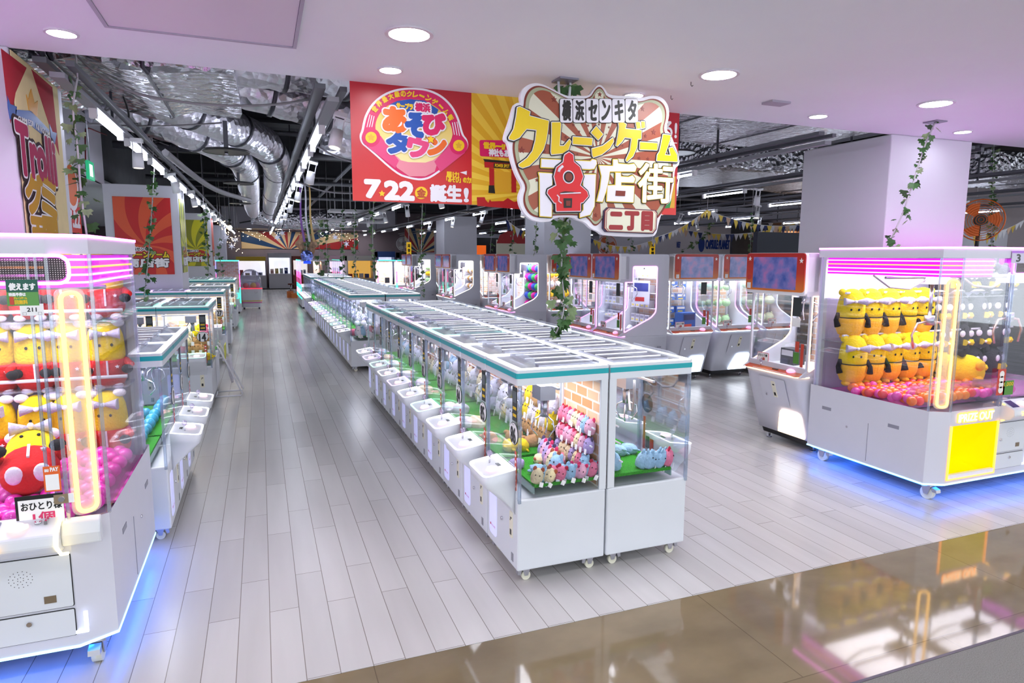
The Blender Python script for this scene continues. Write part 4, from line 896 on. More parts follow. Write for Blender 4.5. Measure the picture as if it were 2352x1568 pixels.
# ================================================================= PLUSH TOYS AND BALLS
def fuzz(name, col): return M('plush_' + name, col, .95, vary=.12, bump=.5, scale=60)
YEL = fuzz('yellow', '#f8d80a'); RED = fuzz('red', '#d2181c'); ORA = fuzz('orange', '#fcbc22'); BLK = fuzz('black', '#17161a'); SIL = fuzz('silver', '#c6c0d8'); WHP = fuzz('white', '#f3eef8')
DRK = fuzz('charcoal', '#33313c'); TANP = fuzz('tan', '#c99a62'); GRYP = fuzz('grey', '#9d98b4')
def caps(mb, prof, n=18, m=0, c=(0, 0)):
    return mb.loft([[(c[0] + rx * cos(2 * pi * i / n), c[1] + ry * sin(2 * pi * i / n), z) for i in range(n)] for z, rx, ry in prof], m)
def bow(t, x, y, z, s, mat):
    b = MB()
    for k in (-1, 1): b.loft([[(x + k * s * q, y + yy * (.3 + q), z + zz * (.25 + q * .9)) for yy, zz in ((-.02, -.03), (-.035, 0), (-.02, .03), (.012, .03), (.012, -.03))] for q in (0, .5, .9, 1.05)], smooth=True)
    o = b.build('bow', mat, t); MB().ball((x, y - .012, z), (.016, .02, .016), 10, 6).build('knot', WHP, o)
def suit_plush():
    t = thing('plush_toy', 'plush', 'plush toy')
    caps(MB(), [(.185, .108, .085), (.23, .116, .095), (.3, .114, .095), (.37, .108, .09), (.42, .092, .076), (.452, .062, .052), (.465, .02, .018)]).build('head', YEL, t)
    s = caps(MB(), [(.0, .05, .045), (.015, .095, .075), (.06, .118, .094), (.13, .124, .1), (.185, .121, .099), (.205, .118, .097)]).build('suit', RED, t)
    MB().box(-.006, -.106, .09, .006, -.092, .205).build('zip', WHP, s)
    MB().prism(star(.06, .16, .014), 'y', -.1, -.09).build('star_patch', WHP, s)
    bow(t, 0, -.092, .395, .085, SIL)
    for k in (-1, 1):
        MB().ball((k * .08, -.01, .455), (.042, .034, .03), 16, 10).build('ear', WHP, t)
        MB().ball((k * .036, -.093, .315), (.009, .006, .011), 8, 6).build('eye', BLK, t)
        a = MB().tube([(k * .11, -.02, .19), (k * .14, -.07, .165), (k * .125, -.1, .15)], [.026, .026, .024], 8).build('arm', RED, t)
        MB().ball((k * .118, -.115, .145), (.036, .03, .032), 10, 7).build('mitten', BLK, a)
        MB().ball((k * .055, -.05, .012), (.036, .05, .024), 18, 12).build('foot', WHP, t)
    return t
def short_plush():
    t = thing('plush_toy', 'plush', 'plush toy')
    caps(MB(), [(.2, .128, .105), (.26, .13, .108), (.34, .126, .104), (.41, .112, .092), (.46, .085, .07), (.488, .048, .04), (.497, .015, .014)]).build('head', YEL, t)
    s = caps(MB(), [(.02, .06, .05), (.045, .105, .085), (.1, .128, .105), (.17, .132, .108), (.215, .13, .107)]).build('trousers', ORA, t)
    MB().loft([[(.1325 * cos(a), .1105 * sin(a), z) for a in [2 * pi * i / 18 for i in range(18)]] for z in (.212, .222)], cap=False).build('belt', BLK, t)
    bow(t, .0, -.1, .38, .1, SIL)
    for k in (-1, 1):
        MB().ball((k * .095, 0, .46), (.036, .024, .036), 10, 7).build('ear', YEL, t)
        MB().ball((k * .036, -.108, .30), (.01, .006, .012), 8, 6).build('eye', BLK, t)
        MB().tube([(k * .12, -.02, .25), (k * .15, -.05, .19), (k * .14, -.08, .13)], [.024, .022, .03], 8).build('arm', BLK, t)
        MB().ball((k * .06, -.04, .02), (.042, .056, .026), 10, 7).build('foot', ORA, t)
    return t
def dark_plush():
    t = thing('plush_toy', 'plush', 'plush toy')
    caps(MB(), [(.0, .1, .08), (.03, .15, .12), (.12, .17, .13), (.2, .16, .125), (.27, .12, .1), (.31, .06, .05), (.32, .02, .02)]).build('body', DRK, t)
    for k in (-1, 1):
        e = MB().ball((k * .1, 0, .29), (.055, .03, .055), 10, 7).build('ear', DRK, t)
        MB().ball((k * .07, -.118, .19), (.042, .016, .04), 12, 7).build('cheek_patch', WHP, t)
        MB().ball((k * .045, -.118, .25), (.01, .008, .012), 8, 6).build('eye', BLK, t)
    bow(t, 0, -.135, .09, .05, YEL); return t
def world(root, x, y, z):
    v = Matrix.Rotation(root.rotation_euler.z, 3, 'Z') @ Vector((x, y, z)); return v + root.location
G1 = 'yellow plush toys in red suits'; sp = suit_plush(); first = True
tier = ['top tier', 'middle tier', 'bottom tier']
for r, z in enumerate((1.865, 1.37, .89)):
    for i, x in enumerate((-1.03, -1.245, -1.46, -1.675, -1.89)):
        lb = 'yellow red-suited plush, %s from the right, %s of the left giant machine' % (ORD[i], tier[r])
        loc = (x + rg.uniform(-.01, .01), 5.24 - (.06 if r == 2 else 0), z); rot = (RAD(4), 0, rg.uniform(-.16, .2))
        if first: sp.location = loc; sp.rotation_euler = rot; sp['label'] = lb; sp['group'] = G1; first = False
        else: dup(sp, loc, rot, lb, G1)
dup(sp, (-1.30, 4.36, .98), (RAD(-74), RAD(0), RAD(12)), 'yellow plush in a red suit lying on its back on the pink balls', G1, 1.2)
G2 = 'yellow plush toys with orange trousers'; q = short_plush(); first = True
for r, z in enumerate((1.42, .92)):
    for i, x in enumerate((5.99, 6.26, 6.53, 6.80, 7.07)):
        lb = 'yellow orange-trousered plush, %s from the left, %s shelf of right giant machine' % (ORD[i], ('upper', 'lower')[r])
        loc = (x, 5.25 - .07 * r, z); rot = (RAD(3), 0, (-.5, -.35, -.1, .1, -.2)[i])
        if first: q.location = loc; q.rotation_euler = rot; q['label'] = lb; q['group'] = G2; q.scale = (1.1,) * 3; first = False
        else: dup(q, loc, rot, lb, G2, 1.1)
o = dup(q, (7.5, 4.74, 1.02), (RAD(-80), RAD(-88), 0), 'large yellow plush lying on its side on the orange balls', G2, 1.45)
for c in o.children:
    if c.name.startswith('trousers'): c.data = c.data.copy(); c.data.materials[0] = YEL
G3 = 'charcoal plush toys'; q = dark_plush(); first = True
for r, z in enumerate((.9, 1.22, 1.54, 1.9)):
    for i, x in enumerate((7.38, 7.72, 8.06, 8.4)):
        lb = 'charcoal plush with white cheeks, %s from the left on the %s row' % (ORD[i], ('lowest', 'second', 'third', 'highest')[r])
        loc = (x + (r % 2) * .06, 5.28, z); rot = (0, 0, rg.uniform(-.3, .3))
        if first: q.location = loc; q.rotation_euler = rot; q['label'] = lb; q['group'] = G3; first = False
        else: dup(q, loc, rot, lb, G3)
def plastic(name, col): return M('ball_' + name, col, .22, coat=.3)
def single(o, loc, label, group, rot=None, scale=None):
    c = o.copy(); COL.objects.link(c); c.location = loc; c['label'] = label; c['group'] = group
    if rot: c.rotation_euler = rot
    if scale: c.scale = (scale,) * 3
    return c
def balls(x0, x1, y0, y1, z, r, step, mats, label, cat_lb, seed, zf):
    rgb = random.Random(seed); protos = []; n = 0
    for k, (nm, m) in enumerate(mats):
        o = MB().ball((0, 0, 0), r, 16, 10).build('play_ball', m); tag(o, label % nm, 'ball', cat_lb); o.location = (x0 + .05 + k * step, y1 - .05, z + zf(x0, y1) + .03); protos.append(o)
    j = 0; y = y0
    while y <= y1:
        x = x0 + (step / 2 if j % 2 else 0)
        while x <= x1:
            k = rgb.randrange(len(mats)); single(protos[k], (x + rgb.uniform(-.012, .012), y + rgb.uniform(-.012, .012), z + zf(x, y) + rgb.uniform(-.012, .018)), label % mats[k][0], cat_lb); n += 1; x += step
        y += step * .88; j += 1
    return n
balls(-2.3, -.92, 4.13, 5.13, .85, .047, .088, [('pink', plastic('pink', '#f23fc0')), ('magenta', plastic('magenta', '#e824b4'))], '%s plastic ball in the ball pit of the left giant machine', 'pink balls of the left giant machine', 1, lambda x, y: .06 * (y - 4.1) + (.03 if x > -1.2 else 0))
balls(5.87, 7.4, 4.36, 5.12, .885, .047, .092, [('orange', plastic('orange', '#f9761c')), ('amber', plastic('amber', '#fb8f1e')), ('coral', plastic('coral', '#f5484a')), ('hot pink', plastic('hotpink', '#f04fb4'))], '%s plastic ball in the ball pit of the right giant machine', 'orange and pink balls of the right giant machine', 2, lambda x, y: .05 * (5.1 - y))
# small plush toys for the mini machines
def small(name, col, spot=None, ears=1):
    m = fuzz(name, col); t = thing('plush_toy', name, 'plush toy')
    caps(MB(), [(.0, .03, .028), (.008, .045, .04), (.045, .055, .048), (.09, .05, .046), (.12, .035, .032), (.135, .012, .012)], 12).build('body', m, t)
    for k in (-1, 1):
        MB().ball((k * .032, 0, .128), (.017, .01, .024), 8, 6).build('ear', fuzz(name + '_dark', spot) if spot else m, t)
        MB().ball((k * .018, -.044, .092), (.0055, .004, .0055), 6, 5).build('eye', BLK, t)
    MB().box(.03, -.058, .0, .062, -.055, .045).build('tag', PAPER, t)
    return t
PK = [('pink', '#efb2cc', '#e2336c'), ('lavender', '#b9a6dc', '#4a3f66'), ('pale blue', '#a4cbe6', None), ('cream', '#f2dfb4', '#b05a3c'), ('rose', '#ee7f9e', '#c2183e'), ('tan', '#d3a46c', None), ('white', '#f4f1f6', None), ('yellow', '#f7c81c', None), ('grey', '#a7a4bd', None)]
SP = {}
def put_small(kind, loc, rot, label, group, scale=1.0):
    n, c, sp_ = next(p for p in PK if p[0] == kind)
    if n not in SP:
        t = small(n.replace(' ', '_'), c, sp_); t.location = loc; t.rotation_euler = rot; t.scale = (scale,) * 3; t['label'] = label; t['group'] = group; SP[n] = t; return t
    return dup(SP[n], loc, rot, label, group, scale)
def fill(root, kinds, shelves, per, label_m, group, front=0, seed=1, sc=1.0, lying=0):
    rgs = random.Random(seed); rz = root.rotation_euler.z; d = .69
    names = ['lowest', 'middle', 'top']
    for s in range(shelves):
        for i in range(per):
            x = -.27 + .54 * (i + .5) / per; k = kinds[rgs.randrange(len(kinds))]; z = (.745, .875, 1.01)[s] if s or shelves > 1 else .715
            put_small(k, world(root, x + rgs.uniform(-.01, .01), d - .12 + .02 * s - rgs.uniform(0, .02), z), (RAD(-8), 0, rz + rgs.uniform(-.4, .4)), '%s plush, %s along the %s shelf of %s' % (k, ORD[i], names[s], label_m), group, sc)
    for i in range(front):
        k = kinds[rgs.randrange(len(kinds))]; side = 1 if rz < 0 else -1
        put_small(k, world(root, side * (.265 - (i % 2) * .025), .16 + .042 * i, .713), (RAD(14) + rgs.uniform(-.15, .15), rgs.uniform(.1, .5), rz + side * (1.0 + rgs.uniform(-.4, .4))), '%s plush, %s lined along the near glass of %s' % (k, ORD[i], label_m), group, sc)
    for i in range(lying):
        k = kinds[rgs.randrange(len(kinds))]
        put_small(k, world(root, -.2 + .4 * rgs.random(), .2 + .09 * i, .745), (RAD(88), RAD(20 * i), rz + rgs.uniform(-1.5, 1.5)), '%s plush, %s lying on the turf of %s' % (k, ORD[i], label_m), group, sc)
GP = 'small plush toys in the near centre row'
fill(rowA[0], ['pink', 'lavender', 'pale blue', 'cream', 'rose', 'pink'], 3, 8, 'the first near-row machine', GP, 12, 3, .85, 5)
for i in range(6): put_small(['lavender', 'pink', 'lavender', 'pink', 'cream', 'pale blue'][i], world(rowA[0], -.24 + .085 * i, .44 - .02 * i, .713), (RAD(-14), 0, L90 + .3), '%s plush, %s in the heap on the turf of the first near-row machine' % (['lavender', 'pink', 'lavender', 'pink', 'cream', 'pale blue'][i], ORD[i]), GP, 1.15)
fill(rowA[1], ['tan', 'tan', 'yellow', 'grey', 'white'], 3, 6, 'the second near-row machine', GP, 0, 4, 1.15, 5)
for i in range(2, 10): fill(rowA[i], [['white', 'cream'], ['white', 'pale blue'], ['white', 'white', 'cream'], ['cream', 'white']][i % 4], 2 if i < 6 else 1, 4 if i < 6 else 3, 'the %s near-row machine' % ORD[i], GP, 0, i, 1.35, 2 if i < 4 else 1)
fill(rowA2[0], ['pale blue', 'pale blue', 'rose'], 1, 6, 'the front far-side machine', GP, 6, 9, 1.0, 3)
for i in range(1, 3): fill(rowA2[i], ['pale blue', 'rose', 'cream'], 1, 3, 'the %s far-side machine' % ORD[i], GP, 0, 20 + i, 1.1, 0)
GB = 'plush toys in the second centre row'
fill(rowB[0], ['white', 'white', 'rose', 'white', 'pale blue'], 1, 5, 'the front second-row machine', GB, 7, 31, 1.5, 4)
mb = MB(); rgs = random.Random(9)
for r in rowB[1:] + rowB2 + rowC:
    for i in range(8):
        p = world(r, rgs.uniform(-.27, .27), rgs.uniform(.35, .6), .78 + .09 * (i % 2)); mb.ball(tuple(p), (.06, .06, .07), 8, 6, i % 3 == 2)
tag(mb.build('plush_heap', [WHP, GRYP]), 'white and grey soft toys heaped in the second and third row machines', 'plush toys', kind='stuff')
GL = 'prizes in the numbered left rows'
for rr, nm in ((r14, 'first'), (r27, 'second')):
    for i, r in enumerate(rr[:2]): fill(r, ['tan', 'tan', 'yellow', 'rose', 'cream'], 3 if rr is r14 else 2, 5 if i == 0 else 4, 'the %s machine in the %s left row' % (('aisle-end', 'next')[i], nm), GL, 0, 60 + i, 1.35, 2 if rr is r14 else 0)
TEALB = plastic('teal', '#2fa6c8'); tb = None
for m_, r in enumerate(rLA):
    for i in range(12 if m_ == 0 else 7):
        loc = world(r, -.25 + .1 * (i % 6), .25 + .1 * (i // 6), .76 + .02 * (i % 2)); lb = 'teal ball prize in the %s machine beside the left giant machine' % ORD[m_]
        if not tb: tb = MB().ball((0, 0, 0), .05, 12, 8).build('prize_ball', TEALB); tag(tb, lb, 'ball', 'teal ball prizes'); tb.location = loc
        else: single(tb, loc, lb, 'teal ball prizes')
# prizes in the screen machines
def boxp(name, w, d, h, cols, label, cat, group, loc, rot):
    t = MB().box(-w / 2, -d / 2, 0, w / 2, d / 2, h, 0).box(-w * .42, -d / 2 - .002, h * .55, w * .42, -d / 2, h * .9, 1).box(-w * .35, -d / 2 - .002, h * .12, w * .2, -d / 2, h * .3, 2).build(name, [M('box_' + c, c, .4) for c in cols]); t.location = loc; t.rotation_euler = rot; return tag(t, label, cat, group)
s0 = SCR[0]; rz = L90
for i in range(7): boxp('prize_box', .1, .16, .1, ('#1b1b20', '#2a2a30', '#e2c11a'), 'black box with yellow edge, %s from the bottom beside the warm-lit machine' % ORD[i], 'box', 'small black prize boxes', world(s0, -.33, .86, 1.06 + i * .135), (0, 0, rz + R90))
boxp('prize_box', .22, .18, .2, ('#3a3d44', '#c8c8d0', '#23262c'), 'dark box standing on the floor of the warm-lit screen machine', 'box', None, world(s0, -.2, .55, .965), (0, 0, rz))
for m_ in (1, 2):
    for s in range(4):
        for i in range(4): boxp('figure_box', .12, .12, .13, ('#d6d4dc', '#8a88a0', '#d9c84a'), 'grey and white figure box, %s on the %s shelf of the %s pink-lit machine' % (ORD[i], ('lowest', 'second', 'third', 'highest')[s], ('nearer', 'farther')[m_ - 1]), 'box', 'figure boxes in the pink-lit machines', world(SCR[m_], -.33 + .155 * i, .85, 1.12 + s * .27), (0, 0, rz))
        MB().box(-.4, .78, 1.105 + s * .27, .4, .955, 1.115 + s * .27).build('shelf', WHITEP, SCR[m_])
boxp('prize_poster', .36, .02, .42, ('#dfe2f4', '#39428e', '#c23838'), 'white and navy poster card inside the nearer pink-lit machine', 'poster', None, world(SCR[1], .05, .72, 1.45), (0, 0, rz + .4))
for i in range(4):
    o = MB().ball((0, 0, .06), .06, 12, 8).build('prize_ball', plastic('pearl', '#cfd6de')); o.location = world(SCR[1], .05 + .11 * i, .5 - .08 * i, .965); tag(o, 'pearl grey ball, %s of four on the floor of the nearer pink-lit machine' % ORD[i], 'ball', 'pearl grey balls')
for s in range(4):
    for i in range(3): boxp('snack_box', .2, .14, .12, ('#2a62b8', '#e8e4da', '#d8c23c'), 'blue box with white panel, %s on the %s shelf of the first near-island machine' % (ORD[i], ('lowest', 'second', 'third', 'highest')[s]), 'box', 'blue prize boxes', world(SCR[3], -.28 + .25 * i, .8, 1.0 + s * .24), (0, 0, 0))
boxp('prize_box', .34, .2, .3, ('#2658a8', '#1b2c60', '#e04a30'), 'large blue box on the floor of the first near-island machine', 'box', None, world(SCR[3], .12, .45, .965), (0, 0, .2))
MLN = fuzz('melon', '#e6eec0'); GRN = fuzz('mint', '#bfe6b4')
def ball_plush(mat, nm, root, x, y, z, r, label, group):
    o = MB().ball((0, 0, r * .9), (r, r, r * .9), 14, 9).ball((r * .35, -r * .3, r * 1.7), (r * .25, r * .2, r * .3), 8, 6).build('plush_toy', mat); o.location = world(root, x, y, z); tag(o, label, 'plush toy', group)
for s in range(3):
    for i in range(4):
        ball_plush(GRN, 'mint', SCR[4], -.32 + .2 * i, .8, 1.0 + .32 * s, .085, 'mint green round plush, %s on the %s tier of the second near-island machine' % (ORD[i], tier[2 - s]), 'mint round plush toys')
        ball_plush(MLN, 'melon', SCR[5], -.32 + .21 * i, .8, 1.0 + .34 * s, .1, 'pale melon round plush, %s on the %s tier of the third near-island machine' % (ORD[i], tier[2 - s]), 'melon round plush toys')
CP = [fuzz('magenta', '#d81e9a'), fuzz('royal', '#3a56c8'), fuzz('leaf', '#3fae5a')]
for s in range(5):
    for i in range(4): ball_plush(CP[(s + i) % 3], 'c', SCR[6], -.33 + .22 * i, .84, .97 + .23 * s, .11, '%s round plush, %s on level %s of the second island front machine' % (('magenta', 'royal blue', 'leaf green')[(s + i) % 3], ORD[i], ('one', 'two', 'three', 'four', 'five')[s]), 'bright round plush toys')
for s in range(4):
    for i in range(4):
        ball_plush(fuzz('sun', '#f0c020') if s % 2 else WHP, 'y', SCR[8], -.33 + .22 * i, .84, .97 + .25 * s, .1, '%s round plush, %s on level %s of the second island facing machine' % (('white', 'yellow')[s % 2], ORD[i], ('one', 'two', 'three', 'four')[s]), 'yellow and white round plush toys')
        ball_plush((WHP, TANP)[i % 2], 't', SCR[10], -.33 + .22 * i, .84, .97 + .25 * s, .1, '%s round plush, %s on level %s of the third island front machine' % (('white', 'tan')[i % 2], ORD[i], ('one', 'two', 'three', 'four')[s]), 'tan and white round plush toys')
        if i < 3: ball_plush((fuzz('sun', '#f0c020'), GRN)[s % 2], 'g', SCR[14], -.3 + .22 * i, .84, .97 + .25 * s, .1, '%s round plush, %s on level %s of the far island front machine' % (('yellow', 'mint')[s % 2], ORD[i], ('one', 'two', 'three', 'four')[s]), 'yellow and mint round plush toys')
#@@GRAPHICS

# ================================================================= HANGING SIGN, BANNERS, POSTERS
SY = 5.05
def G(cx, cy): p = at_y(1140 + cx / 3.92, 160 + cy / 3.92, SY); return (p.x, p.z)
def GP_(pts): return [G(*p) for p in pts]
SW = M('sign_white', '#e9e4ee', .45); SBR = M('sign_brown', '#7c2a1c', .5); SSAGE = M('sign_sage', '#a9ab8d', .5); SYEL = M('sign_yellow', '#e8c60c', .4); SBLK = M('sign_black', '#17120f', .5); SREDD = M('sign_crimson', '#d50f1c', .4); SDR = M('sign_dark_red', '#96262a', .5); SCRE = M('sign_cream', '#dfdcc6', .5)
sg = thing('hanging_sign', 'large cut-out crane game sign hanging from the ceiling before the banner', 'sign', (0, 0, 0))
outline = [(215, 250), (225, 200), (258, 150), (330, 118), (420, 128), (530, 190), (640, 240), (700, 235), (835, 240), (872, 180), (925, 125), (975, 165), (1012, 235), (1240, 235), (1300, 258), (1400, 230), (1490, 245), (1545, 310), (1560, 400), (1540, 480), (1530, 545), (1570, 575), (1592, 640), (1632, 740), (1652, 830), (1640, 862), (1612, 882), (1602, 950), (1600, 1030), (1582, 1110), (1570, 1195), (1512, 1230), (1482, 1310), (1458, 1400), (1440, 1480), (1400, 1510), (960, 1495), (920, 1455), (850, 1430), (805, 1375), (720, 1350), (690, 1325), (522, 1330), (490, 1368), (380, 1372), (280, 1332), (218, 1240), (200, 1150), (222, 1085), (240, 1050), (180, 950), (130, 800), (105, 655), (75, 640), (70, 600), (130, 430), (155, 320), (185, 297), (225, 300)]
from mathutils.geometry import tessellate_polygon
op = GP_(soft(outline)); mb = MB(); k = len(op); tri = tessellate_polygon([[Vector((a, b, 0)) for a, b in op]])
mb.add([(a, SY, b) for a, b in op] + [(a, SY + .045, b) for a, b in op], [tuple(t) for t in tri] + [tuple(i + k for i in t[::-1]) for t in tri] + [(i, (i + 1) % k, k + (i + 1) % k, k + i) for i in range(k)])
bd = mb.build('board', SW, sg)
inner = [(245, 340), (250, 250), (285, 180), (350, 142), (430, 152), (560, 220), (650, 268), (840, 262), (890, 175), (925, 150), (960, 175), (1000, 262), (1265, 285), (1310, 285), (1400, 256), (1480, 280), (1525, 340), (1532, 430), (1500, 540), (1545, 620), (1580, 760), (1590, 900), (1580, 1050), (1550, 1180), (1490, 1290), (1430, 1360), (960, 1330), (925, 1390), (880, 1412), (840, 1355), (780, 1310), (500, 1310), (390, 1338), (300, 1310), (250, 1235), (238, 1150), (270, 1050), (200, 940), (155, 800), (140, 660), (200, 500)]
inner = soft(inner)
cxm, cym = 890, 790
def sc_(pts, f, dx=0, dy=0): return [(cxm + (a - cxm) * f + dx, cym + (b - cym) * f + dy) for a, b in pts]
mb = MB(); poly_flat(mb, GP_(inner), SY, .004); mb.build('brown_edge', SBR, sg)
mb = MB(); poly_flat(mb, GP_(sc_(inner, .977)), SY, .007); mb.build('sage_edge', SSAGE, sg)
mb = MB(); g0 = G(910, 790); pf = sc_(inner, .935); poly_flat(mb, [(a - g0[0], b - g0[1]) for a, b in GP_(pf)], 0, .010)
o = mb.build('ray_field', rays_mat('sign_rays', '#9a4a30', '#d9d5c0', 19, 0, 0, 0), sg, (g0[0], SY, g0[1]))
mb = MB()
for x, y, r in ((515, 270, 32), (225, 725, 36), (620, 610, 20), (740, 560, 16), (820, 505, 18), (918, 495, 14), (1008, 520, 14), (985, 585, 10), (1310, 355, 28), (1410, 565, 32), (1335, 600, 22), (1280, 800, 22), (1358, 805, 22), (428, 740, 22), (725, 762, 12), (1130, 685, 14), (1075, 708, 10), (890, 1215, 24), (890, 1310, 24), (690, 500, 18), (1190, 470, 22), (925, 225, 26), (360, 995, 22)):
    c = G(x, y); rr = r / 3.92 * .00343; poly_flat(mb, star(c[0], c[1], rr), SY, .0125)
mb.build('star_print', SBR, sg)
U = .00343 / 3.92 * 1.0   # metres per crop pixel
def letter(polys, name, mats, d, b1, b2, parent=sg):
    for nm, m, w, dd in ((name + '_rim', mats[1], b1, d), (name + '_line', mats[2], b2, d + .004), (name, mats[0], 0, d + .008)):
        if w == 0 and nm != name: continue
        mb = MB()
        for p in polys: poly_flat(mb, GP_(p), SY, dd, wt=w * U, n=12)
        mb.build(nm, m, parent)
ku = [(183, 345), (205, 338), (295, 382), (288, 420), (462, 465), (455, 540), (440, 640), (415, 720), (360, 800), (290, 865), (230, 885), (200, 872), (195, 855), (270, 800), (320, 735), (345, 640), (355, 545), (265, 535), (235, 570), (200, 615), (150, 638), (110, 628), (108, 612), (150, 540), (172, 430)]
re_ = [(492, 478), (568, 478), (572, 500), (560, 690), (600, 690), (650, 632), (662, 650), (640, 720), (590, 755), (490, 765), (485, 740), (492, 600)]
ba1 = [(682, 608), (855, 622), (850, 685), (680, 672)]
n1 = [(890, 515), (950, 585), (908, 635), (845, 570)]
n2 = [(1040, 618), (1045, 650), (1010, 710), (940, 765), (865, 790), (855, 770), (852, 715), (950, 688)]
ge = [(1090, 478), (1135, 480), (1160, 495), (1150, 535), (1295, 550), (1292, 625), (1262, 625), (1255, 700), (1220, 780), (1165, 830), (1157, 815), (1195, 730), (1210, 620), (1145, 612), (1120, 650), (1080, 690), (1068, 685), (1085, 600), (1095, 520)]
g1 = [(1245, 475), (1280, 475), (1290, 530), (1255, 535)]; g2 = [(1295, 470), (1325, 472), (1328, 525), (1298, 532)]
ba2 = [(1285, 655), (1440, 665), (1435, 725), (1282, 720)]
mu = [(1492, 585), (1558, 595), (1550, 640), (1505, 770), (1560, 775), (1545, 710), (1575, 700), (1615, 770), (1618, 830), (1435, 822), (1440, 770), (1460, 740)]
sho = [[(398, 808), (838, 828), (855, 810), (888, 818), (893, 850), (870, 893), (830, 898), (395, 880)], [(372, 930), (495, 938), (488, 1325), (385, 1318), (382, 960)], [(760, 945), (885, 945), (872, 1230), (835, 1305), (745, 1330), (745, 1290), (775, 1265), (772, 1000)]]
ten = [[(915, 865), (1040, 870), (1042, 812), (1080, 812), (1085, 848), (1180, 857), (1228, 850), (1250, 880), (1238, 918), (1010, 918), (1000, 1000), (975, 1100), (945, 1190), (895, 1185), (925, 1070), (938, 960)], [(1065, 930), (1108, 932), (1110, 965), (1180, 970), (1215, 955), (1238, 985), (1225, 1018), (1112, 1015), (1112, 1045), (1230, 1050), (1222, 1195), (985, 1185), (992, 1045), (1062, 1042)]]
letter([ku, re_, ba1, n1, n2, ge, g1, g2, ba2, mu], 'yellow_letter', (SYEL, SBLK, SW), .014, 16, 7)
letter(sho + ten, 'white_letter', (SW, SBLK, SYEL), .014, 15, 8)
mb = MB(); poly_flat(mb, GP_([(1065, 1090), (1150, 1094), (1145, 1140), (1060, 1137)]), SY, .026); mb.build('letter_hole', SBR, sg)
for nm, m, w, d in (('kanji_rim', SBLK, 15, .014), ('kanji_line', SYEL, 8, .018), ('kanji', SW, 3, .022)):
    mb = MB(); a, b = G(1265, 1190), G(1580, 865); put_text(mb, '街', a[0], a[1], b[0], b[1], SY, wt=w * U + .004, n=14, th=d); mb.build(nm, m, sg)
# crane emblem
dome = [(605, 770), (640, 748), (675, 772), (682, 835), (735, 880), (765, 965), (738, 1045), (800, 1100), (812, 1140), (765, 1195), (742, 1200), (742, 1272), (528, 1275), (525, 1200), (510, 1200), (448, 1115), (455, 1085), (528, 1045), (508, 965), (530, 885), (590, 838), (597, 790)]
letter([dome], 'crane_emblem', (SREDD, SBLK, SW), .026, 20, 8)
mb = MB(); c = G(635, 970); poly_flat(mb, circ(c[0], c[1], 62 * U), SY, .036); mb.build('emblem_ring', SW, sg)
mb = MB(); poly_flat(mb, circ(c[0], c[1], 52 * U), SY, .038); poly_flat(mb, GP_([(590, 1160), (665, 1160), (662, 1245), (592, 1245)]), SY, .038); poly_flat(mb, GP_([(550, 1112), (600, 1098), (700, 1105), (600, 1120)]), SY, .038); mb.build('emblem_black', SBLK, sg)
mb = MB(); poly_flat(mb, circ(c[0], c[1], 38 * U), SY, .040); poly_flat(mb, GP_([(610, 1182), (650, 1182), (648, 1228), (610, 1228)]), SY, .040); mb.build('emblem_centre', SBR, sg)
mb = MB(); P_ = GP_([(545, 925), (552, 900), (572, 880), (582, 872)]); mb.tube([(a, SY - .036, b) for a, b in P_], .012, 6); P2 = GP_([(530, 1130), (548, 1150), (545, 1185), (570, 1205)]); mb.tube([(a, SY - .036, b) for a, b in P2], .006, 5); P3_ = GP_([(560, 1120), (650, 1115), (742, 1112)]); mb.tube([(a, SY - .036, b) for a, b in P3_], .006, 5); mb.build('emblem_highlight', SW, sg)
# white name tiles
for i, ch in enumerate('横浜センキタ'):
    x0 = 562 + i * 117.5; q = [(x0 + 4, 480), (x0 + 114, 480), (x0 + 111, 268), (x0, 266)]; gp = GP_(q)
    mb = MB(); poly_flat(mb, rpoly(gp, .02, 3), SY, .018, 0, wt=5 * U); tl = mb.build('name_tile_rim', SBLK, sg)
    mb = MB(); poly_flat(mb, rpoly(gp, .02, 3), SY, .022); mb.build('name_tile', SW, tl)
    mb = MB(); a, b = G(x0 + 24, 455), G(x0 + 96, 290); put_text(mb, ch, a[0], a[1], b[0], b[1], SY, wt=.0065, n=10, th=.0235); mb.build('character', SBLK, tl)
oct_ = [(985, 1240), (1415, 1265), (1435, 1290), (1425, 1440), (1395, 1480), (975, 1462), (948, 1430), (955, 1270)]
co = (1190, 1360)
def so(f): return GP_([(co[0] + (a - co[0]) * f, co[1] + (b - co[1]) * (f * 1.0 if f == 1 else f - .03)) for a, b in oct_])
for nm, m, f, d in (('plate_rim', M('plate_navy', '#332a4a', .5), 1, .03), ('plate_line', SDR, .975, .034), ('plate_gap', SCRE, .95, .037), ('plate_line_thin', SDR, .925, .039), ('plate_face', SCRE, .905, .041)):
    mb = MB(); poly_flat(mb, so(f), SY, d); mb.build(nm, m, sg)
for ch, q in (('二', (1003, 1428, 1110, 1295)), ('丁', (1140, 1435, 1255, 1290)), ('目', (1290, 1440, 1378, 1290))):
    mb = MB(); a, b = G(q[0], q[1]), G(q[2], q[3]); put_text(mb, ch, a[0], a[1], b[0], b[1], SY, wt=.013, n=12, th=.042); mb.build('plate_character', SDR, sg)
ct = at_z(1300, 182, 3.75)
MB().box(ct.x - .085, SY - .06, 3.735, ct.x + .085, SY + .11, 3.75).build('ceiling_plate', M('hanger_grey', '#8b8798', .4, .5), sg)
for dx in (-.05, .06): MB().tube([(ct.x + dx, SY + .05, 3.74), (ct.x + dx * .7, SY + .04, 3.5), (ct.x + dx, SY + .03, 3.3)], .012, 6).build('hanger_strap', WHITEP, sg)

